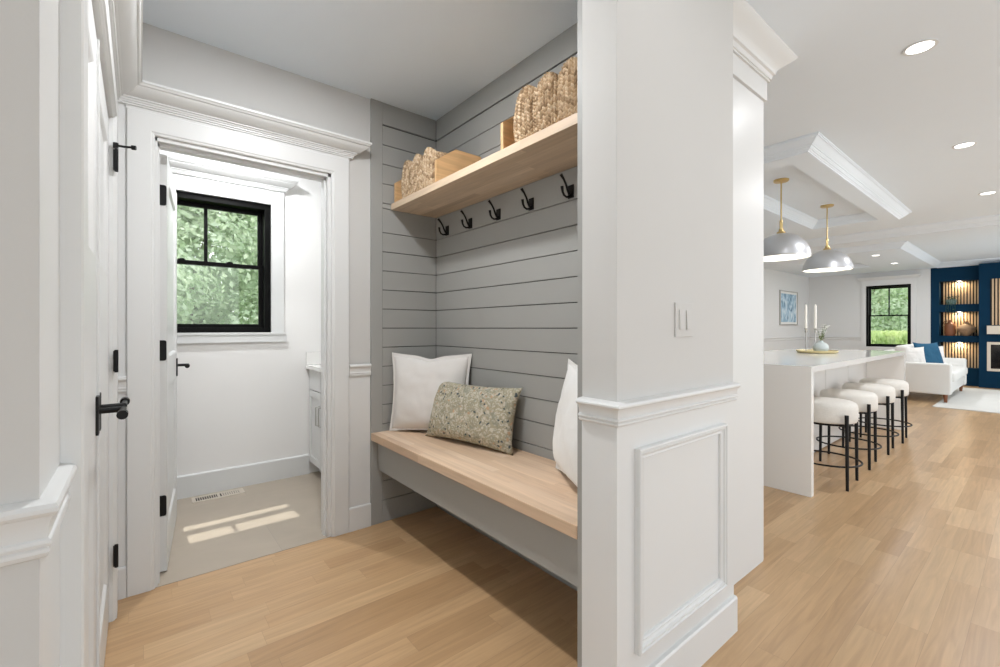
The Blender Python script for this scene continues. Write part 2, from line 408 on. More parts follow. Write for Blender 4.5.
def cladding(bm, plane, a0, a1, frame=None, first=None):
    """boards in z rows; plane=('Y',y_face,y_back) or ('X',...) running from a0 to a1"""
    t, f, bk = plane
    def bx(p, q, z0, z1, ff=f, be=.0015):
        if t == 'Y': box(bm, p, q, ff, bk, z0, z1, be)
        else: box(bm, ff, bk, p, q, z0, z1, be)
    g = .0022
    z = 2.453
    bx(a0, a1, 2.453+.007, HZ-.0005)
    while z > 1.96:
        z0 = max(z-.12, 1.94); bx(a0, a1, z0+g, z-g); z -= .12
    bx(a0, a1, 1.79+g, 1.94-g)
    z = 1.79
    for k in range(14): bx(a0, a1, z-.1182+g, z-g); z -= .1182
    bx(a0, a1, .0005, z-g)
bm = B(); cladding(bm, ('X', 1.55, 1.562), .952, 2.587); o = struct('wall_niche_back', bm, M['grey'])
bm = B(); cladding(bm, ('Y', 2.588, 2.599), 1.168, 1.549)
box(bm, 1.094, 1.166, 2.585, 2.599, .0005, HZ-.0005, .001)
struct('wall_niche_far', bm, M['grey'])
bm = B(); box(bm, 1.562, 1.70, .92, 2.60, 0, HZ); struct('wall_niche_backing', bm, M['greyback'])
bm = B(); box(bm, 1.168, 1.5615, 2.5993, 2.6005, 0, HZ); struct('trim_5', bm, M['greyback'])
bm = B(); box(bm, 1.092, 1.5615, .921, .950, .0005, HZ-.0005, .001); struct('wall_niche_near', bm, M['grey'])

bm = B(); box(bm, -3, .15, -1.75, -1.6, 0, HZ); struct('wall_added_shade', bm, M['wall'])  # unseen partial wall behind the camera, added to darken the near left wall
# column wall (end of the niche)
bm = B(); box(bm, 1.08, 1.841, .79, .92, 0, HZ, .0015); struct('wall_column', bm, M['wall'])
bm = B(); sweep(bm, [(1.08, .920, 0), (1.08, .79, 0), (1.841, .79, 0)], (0, 0, 1), [(-a, z) for a, z in RAIL]); struct('trim_6', bm, M['trim'], smooth=True, angle=24)
bm = B(); sweep(bm, [(1.08, .920, 0), (1.08, .79, 0), (1.841, .79, 0)], (0, 0, 1), [(-a, z) for a, z in BASE]); struct('baseboard_column', bm, M['trim'])
# thin painted wainscot skin beneath the rail
bm = B(); box(bm, 1.078, 1.843, .788, .9195, .0, .912); struct('trim_7', bm, M['trim'])
# panel moulding
bm = B()
pm = [(0, 0), (0, .018), (.003, .021), (.007, .021), (.009, .016), (.011, .016), (.013, .018), (.017, .017), (.019, .011), (.026, .008), (.032, .010), (.035, .006), (.035, 0)]
x0, x1, z0, z1 = 1.166, 1.746, .214, .834
sweep(bm, [(x0, .788, z0), (x1, .788, z0), (x1, .788, z1), (x0, .788, z1)], (0, -1, 0), pm, closed=True)
struct('trim_8', bm, M['trim'], smooth=True, angle=24)

# pantry wall to the right of the column
bm = B()
box(bm, 1.70, 2.51, .93, 3.95, 0, HZ)
struct('wall_pantry', bm, M['white'])
bm = B(); box(bm, 1.843, 2.495, .921, .93, 0, 2.365, .001); struct('door_4', bm, M['trim'])
bm = B(); box(bm, 1.84, 2.52, .912, .932, 2.373, 2.50); box(bm, 1.84, 2.513, .926, .932, 0, 2.373)
sweep(bm, [(1.843, .912, 0), (2.52, .912, 0), (2.52, 1.6, 0)], (0, 0, 1), [(-a, z) for a, z in [(0, 2.5935), (.105, 2.5935), (.105, 2.585), (.099, 2.578), (.078, 2.562), (.05, 2.540), (.034, 2.524), (.030, 2.514), (.030, 2.506), (.020, 2.502), (.016, 2.480), (.010, 2.478), (.010, 2.470), (0, 2.470)]])
struct('trim_9', bm, M['trim'], smooth=True, angle=30)

# left wall: rail, casing, header crown over the closet doors and the bathroom door
bm = B(); sweep(bm, [(-3, .80, 0), (-.097, .80, 0), (-.097, .99, 0)], (0, 0, 1), [(-a, z) for a, z in [(p*.62, q) for p, q in RAIL]]); struct('trim_10', bm, M['trim'], smooth=True, angle=24)
bm = B(); sweep(bm, [(-3, .80, 0), (-.097, .80, 0), (-.097, .99, 0)], (0, 0, 1), [(-a, z) for a, z in BASE]); struct('baseboard_left', bm, M['trim'])
cas = lambda w, t: [(0, 0), (0, t*.55), (.006, t*.8), (.012, t*.8), (.016, t), (w-.004, t), (w, t*.9), (w, 0)]
bm = B()  # closet casing on the plane X=-.10 (normal +X)
sweep(bm, [(-.097, 1.09, 0), (-.097, 1.09, 2.06), (-.097, 2.41, 2.06), (-.097, 2.41, 0)], (1, 0, 0), [(a, u) for a, u in cas(.10, .027)])
box(bm, -.097, -.080, .99, 2.59, 2.155, 2.20)
struct('trim_11', bm, M['trim'])
bm = B()  # bathroom door casing on plane Y=2.60 (normal -Y)
sweep(bm, [(.058, 2.60, 0), (.058, 2.60, 2.085), (.858, 2.60, 2.085), (.858, 2.60, 0)], (0, -1, 0), [(a, u) for a, u in cas(.10, .018)])
box(bm, -.045, .961, 2.586, 2.60, 2.18, 2.20)
# bead beneath the head casing, jamb lining and stop
box(bm, .056, .858, 2.6, 2.72, 2.067, 2.085); box(bm, .840, .858, 2.6, 2.72, 0, 2.085); box(bm, .056, .068, 2.6, 2.72, 0, 2.085)
box(bm, .828, .841, 2.63, 2.665, 0, 2.068); box(bm, .068, .84, 2.63, 2.665, 2.052, 2.068); box(bm, .066, .076, 2.63, 2.665, 0, 2.068)
struct('trim_12', bm, M['trim'], bevel=.001)
bm = B()  # header crown: left wall then bathroom wall, returned at its right end
sweep(bm, [(-.089, .99, 0), (-.089, 2.595, 0), (.962, 2.595, 0), (.962, 2.70, 0)][::1], (0, 0, 1), [(-a, z) for a, z in header_crown(out=.10)])
struct('trim_13', bm, M['trim'], smooth=True, angle=25)
# rails and bases on the short wall strips
bm = B(); sweep(bm, [(-.085, 2.594, 0), (-.043, 2.594, 0)], (0, 0, 1), [(-a*.6, z) for a, z in RAIL])
sweep(bm, [(.961, 2.594, 0), (1.092, 2.594, 0)], (0, 0, 1), [(-a*.6, z) for a, z in RAIL]); struct('trim_14', bm, M['trim'])
bm = B(); sweep(bm, [(-.085, 2.594, 0), (-.043, 2.594, 0)], (0, 0, 1), [(-a*.7, z) for a, z in BASE])
sweep(bm, [(.958, 2.594, 0), (1.092, 2.594, 0)], (0, 0, 1), [(-a*.7, z) for a, z in BASE]); struct('baseboard_far', bm, M['trim'])

# ------------------------------------------------------------------ doors
def panel_door(name, w, h, t, rails, mat_, label):
    """leaf in local x (0..w), thickness y (-t..0), height; raised frame with recessed panels"""
    bm = B(); s = .105
    zs = [0.0]+[v for r in rails for v in r]+[h]
    for x0, x1 in ((0, s), (w-s, w)): box(bm, x0, x1, -t, 0, .008, h)
    edges = [.008]+[v for r in rails for v in r]+[h]
    for i in range(0, len(edges), 2):
        box(bm, s, w-s, -t, 0, edges[i], edges[i+1])
    for r in rails:
        box(bm, s, w-s, -t+.010, -.010, r[0], r[1])
        for yy, n in ((0, (0, 1, 0)), (-t, (0, -1, 0))):
            pts = [(s, yy, r[0]), (w-s, yy, r[0]), (w-s, yy, r[1]), (s, yy, r[1])]
            if n[1] > 0: pts = pts[::-1]
            sweep(bm, pts, n, [(0, 0), (0, -.010), (.016, -.010), (.006, -.003)], closed=True)
    o = struct(name, bm, mat_)
    o['label'] = label; o['category'] = 'door'
    return o
def hinge(parent, x, y, z, nrm='x', h=.098, wid=.028, finial=False):
    bm = B()
    if nrm == 'x':
        box(bm, x, x+.004, y-wid, y+.004, z-h/2, z+h/2, .001)
        tube(bm, [(x+.006, y+.006, z-h/2-.004), (x+.006, y+.006, z+h/2+.004)], .0062)
    elif nrm == 'y':
        # rounded corner leaf let into the door edge
        pr = []
        r = .009
        for cx, cz, a0 in ((wid/2-r, h/2-r, 0), (-wid/2, h/2, None), (-wid/2, -h/2, None), (wid/2-r, -h/2+r, -90)):
            if a0 is None: pr.append((cx, cz))
            else: pr += [(cx+r*math.cos(math.radians(a0+q)), cz+r*math.sin(math.radians(a0+q))) for q in range(0, 91, 18)]
        f = [bm.verts.new((x+a, y-.002, z+b)) for a, b in pr]; g = [bm.verts.new((x+a, y+.002, z+b)) for a, b in pr]
        bm.faces.new(f); bm.faces.new(g[::-1])
        for i in range(len(pr)): bm.faces.new([f[i], g[i], g[(i+1) % len(pr)], f[(i+1) % len(pr)]])
        tube(bm, [(x-wid/2-.004, y-.003, z-h/2), (x-wid/2-.004, y-.003, z+h/2)], .005)
    return obj('hinge', bm, M['black'], parent)

PR = [(.20, .90), (1.045, 1.37), (1.50, 1.93)]
PR = [(.20, .90), (1.40, 1.93)]
# closet leaf 1 (near), leaf 2 (far): local x -> world +Y, local y -> world -X
def lever(parent, x, z, ysurf, sgn_out, dirx):
    """lever on a leaf: local frame of the leaf; points along local x*dirx"""
    h = obj('handle', (lambda b: (box(b, x-.020, x+.020, min(ysurf, ysurf+sgn_out*.007), max(ysurf, ysurf+sgn_out*.007), z-.055, z+.055, .0015), b)[1])(B()), M['black'], parent)
    bm = B()
    y1 = ysurf+sgn_out*.060
    tube(bm, [(x, ysurf, z+.012), (x, y1+sgn_out*.004, z+.012)], .0085, 14)
    tube(bm, [(x-dirx*.006, y1, z+.012), (x+dirx*.085, y1, z+.012)], .0075, 14)
    tube(bm, [(x+dirx*.085, y1, z+.012), (x+dirx*.118, y1, z+.012)], .0125, 18)
    obj('lever', bm, M['black'], h, smooth=True)
    return h
d2 = panel_door('door_2', .656, 2.045, .036, PR, M['trim'], 'white panelled closet door nearest the camera, lever handle at its far edge')
d2.rotation_euler = (0, 0, PI/2); d2.location = (-.131, 1.093, 0)
# local (x,y)->world: x->+Y, y->-X ; leaf y from -t..0 => world X -.136..-.100
d3 = panel_door('door_3', .656, 2.045, .036, PR, M['trim'], 'white panelled closet door beside the bathroom doorway, with two black hinges in view')
d3.rotation_euler = (0, 0, PI/2); d3.location = (-.131, 1.752, 0)
lever(d2, .620, .95, -.036, -1, -1)
lever(d3, .036, .95, -.036, -1, 1)
def hinge_leaf(parent, x, z):   # on the closet leaves: local plane y=-t
    bm = B(); box(bm, x-.010, x-.003, -.062, -.050, z-.042, z+.042, .001)
    tube(bm, [(x-.008, -.060, z-.046), (x-.008, -.060, z+.046)], .0065)
    return obj('hinge', bm, M['black'], parent)
for z in (.27, 1.065, 1.885): 
    hinge_leaf(d3, .652, z)
for z in (.27, 1.04, 1.885):
    bm = B(); box(bm, -.004, .012, -.0395, -.0362, z-.05, z+.05, .001); tube(bm, [(-.004, -.0405, z-.054), (-.004, -.0405, z+.054)], .0055)
    obj('hinge', bm, M['black'], d2)
# hinge pin stop on the top hinge of the far leaf
bm = B(); tube(bm, [(.644, -.058, 1.945), (.64, -.085, 1.945), (.63, -.108, 1.945)], .0045); tube(bm, [(.63, -.108, 1.945), (.626, -.122, 1.945)], .009)
tube(bm, [(.644, -.058, 1.935), (.644, -.058, 1.955)], .009)
obj('hinge_stop', bm, M['black'], d3, smooth=True)
# closet behind is closed by the leaves; astragal on the meeting edge
bm = B(); box(bm, .648, .660, -.042, -.036, .01, 2.04, .001); obj('astragal', bm, M['trim'], d2)

# bathroom door, swung into the bathroom
d1 = panel_door('door_1', .775, 2.05, .036, [(.20, .90), (1.05, 1.93)], M['trim'], 'white panelled bathroom door standing open, black lever handle')
ang = math.radians(84)
d1.rotation_euler = (0, 0, ang); d1.location = (.072, 2.732, 0)
# local x -> (cos84, sin84); local -y -> (+X side)
lever(d1, .715, .955, -.036, -1, -1); lever(d1, .715, .955, 0, 1, -1)
for z in (.33, 1.09, 1.85):
    # leaf plate let into the hinge edge (local plane x=0)
    bm = B(); pr = []
    w_, h_, r = .030, .10, .010
    pts = [(-.036, -h_/2), (-.036, h_/2)]
    pr = [(-.002, -h_/2), (-.002, h_/2)]
    pr = [(-.004, -h_/2), (-.004, h_/2)] + [(-.034+r-r*math.sin(math.radians(q)), h_/2-r+r*math.cos(math.radians(q))) for q in range(0, 91, 18)] + [(-.034+r-r*math.cos(math.radians(q)), -h_/2+r-r*math.sin(math.radians(q))) for q in range(0, 91, 18)]
    f = [bm.verts.new((-.003, a, z+b)) for a, b in pr]; g = [bm.verts.new((.001, a, z+b)) for a, b in pr]
    bm.faces.new(f); bm.faces.new(g[::-1])
    for i in range(len(pr)): bm.faces.new([f[i], g[i], g[(i+1) % len(pr)], f[(i+1) % len(pr)]])
    tube(bm, [(-.005, .004, z-h_/2), (-.005, .004, z+h_/2)], .006)
    obj('hinge', bm, M['black'], d1)

# ------------------------------------------------------------------ bathroom
BY = 3.845
bm = B()
wx0, wx1, wz0, wz1 = -.03, .806, 1.166, 2.166
box(bm, -.9, wx0, BY, BY+.16, 0, HZ); box(bm, wx1, 1.75, BY, BY+.16, 0, HZ); box(bm, wx0, wx1, BY, BY+.16, 0, wz0); box(bm, wx0, wx1, BY, BY+.16, wz1, HZ)
struct('wall_bathroom_far', bm, M['bathwall'])
bm = B(); box(bm, 1.62, 1.70, 2.72, BY, 0, HZ); struct('wall_bathroom_right', bm, M['bathwall'])
bm = B(); box(bm, -.9, -.78, 2.72, BY, 0, HZ); struct('wall_bathroom_left', bm, M['bathwall'])
bm = B(); sweep(bm, [(1.09, BY, 0), (-.78, BY, 0)], (0, 0, 1), [(a, z*1.16) for a, z in BASE]); struct('baseboard_bathroom', bm, M['trim'])
def window(name, plane, a0, a1, z0, z1, face, outs, fw=.072, so=.045):
    """double-hung window. plane 'Y' (wall face at y=face, outside +Y) or 'X' (outside +X)"""
    def bx(bm, a, b, d0, d1, z_0, z_1, be=.002):
        if plane == 'Y': box(bm, a, b, face+d0, face+d1, z_0, z_1, be)
        else: box(bm, face+d0, face+d1, a, b, z_0, z_1, be)
    zm = (z0+z1)/2+.012
    bm = B()
    bx(bm, a0, a0+fw*.6, 0.004, .155, z0, z1); bx(bm, a1-fw*.6, a1, 0.004, .155, z0, z1)
    bx(bm, a0+fw*.6, a1-fw*.6, .004, .155, z1-fw*.62, z1); bx(bm, a0+fw*.6, a1-fw*.6, .004, .155, z0, z0+fw*.5)
    root = struct(name, bm, M['blackframe'])
    i0, i1 = a0+fw*.6, a1-fw*.6
    # lower sash inside, upper sash outside
    bm = B(); s = .028
    zz0, zz1 = z0+fw*.5, zm+.014
    bx(bm, i0, i0+s, .03+so, .06+so, zz0, zz1); bx(bm, i1-s, i1, .03+so, .06+so, zz0, zz1); bx(bm, i0+s, i1-s, .03+so, .06+so, zz0, zz0+s); bx(bm, i0+s, i1-s, .03+so, .06+so, zz1-s, zz1)
    obj('lower_sash', bm, M['blackframe'], root)
    bm = B(); bx(bm, i0+s, i1-s, .043+so, .047+so, zz0+s, zz1-s, 0); obj('pane', bm, M['glass'], root)
    bm = B(); y0_, y1_ = zm-.014, z1-fw*.62
    bx(bm, i0, i0+s, .065+so, .095+so, y0_, y1_); bx(bm, i1-s, i1, .065+so, .095+so, y0_, y1_); bx(bm, i0+s, i1-s, .065+so, .095+so, y0_, y0_+s); bx(bm, i0+s, i1-s, .065+so, .095+so, y1_-s, y1_)
    mid = (a0+a1)/2; bx(bm, mid-.011, mid+.011, .067+so, .093+so, y0_+s, y1_-s)
    obj('upper_sash', bm, M['blackframe'], root)
    bm = B(); bx(bm, i0+s, i1-s, .078+so, .082+so, y0_+s, y1_-s, 0); obj('pane', bm, M['glass'], root)
    for q in (.3, .7):
        bm = B(); c = i0+(i1-i0)*q
        bx(bm, c-.022, c+.022, .030+so, .06+so, zz1, zz1+.007); bx(bm, c-.010, c+.014, .034+so, .044+so, zz1+.007, zz1+.012); obj('sash_lock', bm, M['blackframe'], root)
    return root
w1 = window('window_1', 'Y', wx0, wx1, wz0, wz1, BY, 1)
def win_trim(name, plane, a0, a1, z0, z1, face, out):
    """casing, header with crown and apron; out = direction sign of room side"""
    bm = B(); cw = .09
    def bx(a, b, t, z_0, z_1):
        if plane == 'Y': box(bm, a, b, face-t, face, z_0, z_1, .0015)
        else: box(bm, face-t, face, a, b, z_0, z_1, .0015)
    bx(a0-cw, a0, .018, z0-.0, z1); bx(a1, a1+cw, .018, z0, z1); bx(a0-cw, a1+cw, .02, z1, z1+.12)
    bx(a0-cw-.02, a1+cw+.02, .022, z0-.075, z0-.018); bx(a0-cw-.01, a1+cw+.01, .028, z0-.018, z0)
    t = z1+.20
    pr = [(-a, z-2.286+t) for a, z in header_crown()]
    if plane == 'Y': pts = [(a0-cw, face+.01, 0), (a0-cw, face-.018, 0), (a1+cw, face-.018, 0), (a1+cw, face+.01, 0)]
    else: pts = [(face+.01, a1+cw, 0), (face-.018, a1+cw, 0), (face-.018, a0-cw, 0), (face+.01, a0-cw, 0)]
    sweep(bm, pts, (0, 0, 1), pr)
    return struct(name, bm, M['trim'])
win_trim('trim_15', 'Y', wx0, wx1, wz0, wz1, BY, -1)
# vanity
v = thing('bathroom_vanity', 'white shaker bathroom vanity with bar pulls, seen through the open doorway', 'vanity', (1.09, 3.84, 0))
bm = B(); box(bm, .02, .526, -1.0, 0, .10, .865); box(bm, .08, .526, -1.0, 0, .0015, .10); obj('body', bm, M['trim'], v)
def shaker(y0, y1, z0, z1):
    bm = B(); s = .05
    if z1-z0 < .2: box(bm, 0, .02, y0, y1, z0, z1, .0015); return bm
    box(bm, 0, .02, y0, y0+s, z0, z1); box(bm, 0, .02, y1-s, y1, z0, z1); box(bm, 0, .02, y0+s, y1-s, z0, z0+s); box(bm, 0, .02, y0+s, y1-s, z1-s, z1); box(bm, .008, .02, y0+s, y1-s, z0+s, z1-s)
    return bm
for y0 in (-.303, -.61, -.917):
    obj('drawer', shaker(y0+.003, y0+.30, .70, .857), M['trim'], v)
    dd = obj('door', shaker(y0+.003, y0+.30, .105, .692), M['trim'], v)
    yh = {-.303: y0+.03, -.61: y0+.27, -.917: y0+.03}[y0]
    bm = B(); tube(bm, [(0, yh, .44), (-.028, yh, .445), (-.028, yh, .585), (0, yh, .59)], .005, 8); obj('handle', bm, M['chrome'], dd, smooth=True)
ct = thing('vanity_countertop', 'white marble vanity top with a short backsplash', 'countertop', (1.09, 3.84, .867))
bm = B(); box(bm, -.025, .526, -1.01, 0, 0, .03, .002); obj('top', bm, M['counter'], ct)
bm = B(); box(bm, -.025, .526, -.02, 0, .031, .135, .001); obj('backsplash', bm, M['counter'], ct)
# floor register
fr = thing('floor_register', 'beige metal floor register in the bathroom floor under the window', 'vent', (.443, 3.735, .0012))
bm = B(); x, y = .158, .058
box(bm, -x, x, -y, -y+.02, 0, .005); box(bm, -x, x, y-.02, y, 0, .005); box(bm, -x, -x+.022, -y+.02, y-.02, 0, .005); box(bm, x-.022, x, -y+.02, y-.02, 0, .005); box(bm, -.008, .008, -y+.02, y-.02, 0, .005)
obj('frame', bm, M['vent'], fr)
bm = B(); box(bm, -x+.02, x-.02, -y+.018, y-.018, 0, .0006); obj('shade_sheet', bm, M['ventdark'], fr)  # flat dark sheet, the shade below the louvres put into its colour
bm = B()
for k in range(9):
    xx = -.128+k*.0135; box(bm, xx, xx+.005, -y+.02, y-.02, .001, .0045)
    xx = .018+k*.0135; box(bm, xx, xx+.0095, -y+.02, y-.02, .001, .0045)
obj('louvre', bm, M['vent'], fr)

# ------------------------------------------------------------------ bench, shelf, hooks
be = thing('mudroom_bench', 'built-in bench with pale butcher-block seat and grey apron in the shiplap niche', 'bench', (0, 0, 0))
bm = B(); box(bm, 1.092, 1.548, .952, 2.583, .519, .564, .004); obj('seat', bm, M['bench'], be)
bm = B(); box(bm, 1.135, 1.155, .952, 2.583, .335, .518, .0015); obj('apron', bm, M['grey'], be)
bm = B(); box(bm, 1.52, 1.548, .952, 2.583, .43, .518); box(bm, 1.156, 1.52, 2.555, 2.583, .43, .518); box(bm, 1.156, 1.52, .952, .98, .43, .518); obj('cleat', bm, M['grey'], be)
sh = thing('wall_shelf', 'thick pale wood shelf high in the grey niche, above the coat hooks', 'shelf')
bm = B(); box(bm, 1.224, 1.548, .952, 2.586, 1.937, 1.976, .002); obj('board', bm, M['shelf'], sh)
hk = thing('coat_hook', '', 'hook', (1.55, 2.445, 1.829), group='black coat hooks under the shelf')
bm = B(); box(bm, -.006, 0, -.0165, .0165, -.03, .03, .001); obj('backplate', bm, M['black'], hk)
def prong(pts, r):
    bm = B(); tube(bm, pts, r, 10); return bm
up = [(-.004, 0, -.012), (-.016, 0, -.012), (-.026, 0, .004), (-.036, 0, .026), (-.050, 0, .046), (-.064, 0, .060), (-.070, 0, .066)]
obj('upper_prong', prong(up, [.006, .006, .0055, .005, .005, .0065, .0075]), M['black'], hk, smooth=True)
lo = [(-.004, 0, -.016), (-.018, 0, -.026), (-.034, 0, -.030), (-.050, 0, -.024), (-.059, 0, -.010), (-.062, 0, .006), (-.063, 0, .013)]
obj('lower_prong', prong(lo, [.006, .0055, .005, .005, .0055, .0065, .0075]), M['black'], hk, smooth=True)
HL = ['black double coat hook farthest from the column, next to the niche corner', 'second black coat hook from the niche corner', 'middle one of the five black coat hooks', 'second black coat hook from the white column', 'black coat hook nearest the white column']
hk['label'] = HL[0]
for i, y in enumerate((2.187, 1.918, 1.652, 1.385)): dup(hk, (1.55, y, 1.829), HL[i+1])

# crates with woven baskets on the shelf
def crate(loc, label):
    t = thing('wooden_crate', label, 'crate', loc, group='wooden crates on the shelf')
    def endb(y0, y1):
        bm = B(); pr = [(0, 0), (.30, 0), (.30, .212), (.125, .212), (0, .125)]
        f = [bm.verts.new((a, y0, z)) for a, z in pr]; g = [bm.verts.new((a, y1, z)) for a, z in pr]
        bm.faces.new(f); bm.faces.new(g[::-1])
        for i in range(5): bm.faces.new([f[i], g[i], g[(i+1) % 5], f[(i+1) % 5]])
        return bm
    obj('end_board', endb(0, .018), M['pine'], t, bevel=.0012)
    obj('end_board', endb(.487, .505), M['pine'], t, bevel=.0012)
    bm = B(); box(bm, .288, .30, .018, .487, .0, .20); obj('back_board', bm, M['pine'], t)
    bm = B(); box(bm, .004, .288, .018, .487, 0, .008); obj('base_board', bm, M['pine'], t)
    return t
crate((1.236, 2.062, 1.9765), 'pine crate with sloped end boards at the far end of the shelf')
crate((1.236, 1.012, 1.9765), 'pine crate with sloped end boards at the near end of the shelf, by the column')

def weave_basket(loc, label):
    """scalloped basket: three bulging columns front and back, chunky braids as real relief"""
    bm = B(); sc = .065
    # outline (x,y) dense
    out = []; nc = 26
    for c in (2, 1, 0):                       # front face, from +y to -y, bulges to -x
        for k in range(nc):
            a = PI*k/nc; out.append((-.115-.020*math.sin(a)**.8, (c-1)*2*sc+sc*math.cos(a), c-1))
    ne = 34
    for k in range(ne):                        # end at -y
        a = PI*k/ne; f = k/ne; out.append((-.105+.21*f, -3*sc-.012*math.sin(a)**.6, -1))
    for c in (0, 1, 2):
        for k in range(nc):
            a = PI*k/nc; out.append((.115+.020*math.sin(a)**.8, (c-1)*2*sc-sc*math.cos(a), c-1))
    for k in range(ne):
        a = PI*k/ne; f = k/ne; out.append((.105-.21*f, 3*sc+.012*math.sin(a)**.6, 1))
    n = len(out)
    sub = 4
    P = []
    for i in range(n):
        a, b = out[i], out[(i+1) % n]
        for s in range(sub):
            f = s/sub; P.append((a[0]*(1-f)+b[0]*f, a[1]*(1-f)+b[1]*f))
    n = len(P); rows = 76
    arc = [0]
    for i in range(1, n+1):
        a, b = P[i-1], P[i % n]; arc.append(arc[-1]+math.hypot(a[0]-b[0], a[1]-b[1]))
    tot = arc[-1]; nb = round(tot/.027); bw = tot/nb
    lay = bm.verts.layers.float.new('strand_gap_shade')
    rings = []
    for r in range(rows+1):
        ring = []
        for i in range(n):
            p, q = P[i-1], P[(i+1) % n]
            nx, ny = (q[1]-p[1]), -(q[0]-p[0]); L_ = math.hypot(nx, ny) or 1; nx /= L_; ny /= L_
            if nx*P[i][0]+ny*P[i][1] < 0: nx, ny = -nx, -ny
            yy = P[i][1]; ph = ((yy+3*sc) % (2*sc))/(2*sc)
            top = .180+.036*max(0, math.sin(PI*min(1, max(0, ph))))**.8 if abs(yy) < 3*sc else .180
            z = top*r/rows
            u = arc[i]/bw; col = math.floor(u); fu = u-col-.5
            # herringbone strands
            side = -1 if fu < 0 else 1
            vv = z/.0165+(abs(fu))*1.5*1.0+(.5 if side > 0 else 0)+noise.noise(Vector((col*3.1, z*14, 0)))*.8
            row_ = math.floor(vv); fv = vv-row_-.5
            prof = max(0, 1-(abs(fv)*2)**2.4)*max(.0, 1-(abs(abs(fu)-.24)*3.6)**2.6)
            d = .0125*prof
            taper = .93+.07*math.sin(PI*min(1, .15+.8*r/rows))
            v = bm.verts.new((P[i][0]*taper+nx*d, P[i][1]*taper+ny*d, z+.001))
            random.seed(int(col*971+row_*37+(side+2)*7)); v[lay] = random.random()*.75+.25*prof  # random tone per strand, plus shade painted into the gaps between braids
            ring.append(v)
        rings.append(ring)
    for a, b in zip(rings, rings[1:]):
        for i in range(n): bm.faces.new([a[i], a[(i+1) % n], b[(i+1) % n], b[i]])
    # inner lining
    inn = [bm.verts.new((v.co.x*.9, v.co.y*.94, v.co.z-.004)) for v in rings[-1]]
    bot = [bm.verts.new((v.co.x*.9, v.co.y*.94, .01)) for v in rings[0]]
    for i in range(n):
        bm.faces.new([rings[-1][i], rings[-1][(i+1) % n], inn[(i+1) % n], inn[i]])
        bm.faces.new([inn[i], inn[(i+1) % n], bot[(i+1) % n], bot[i]])
    bm.faces.new(bot[::-1]); bm.faces.new(rings[0])
    o = obj('woven_basket', bm, M['weave'], None, smooth=True, loc=loc, angle=80)
    tag(o, label, 'basket', 'scalloped woven baskets on the shelf')
    return o
weave_basket((1.378, 2.292, 1.986), 'scalloped seagrass basket in the far crate on the shelf')
wb = weave_basket((1.378, 1.243, 1.986), 'scalloped seagrass basket in the near crate, beside the column')
random.seed(11)

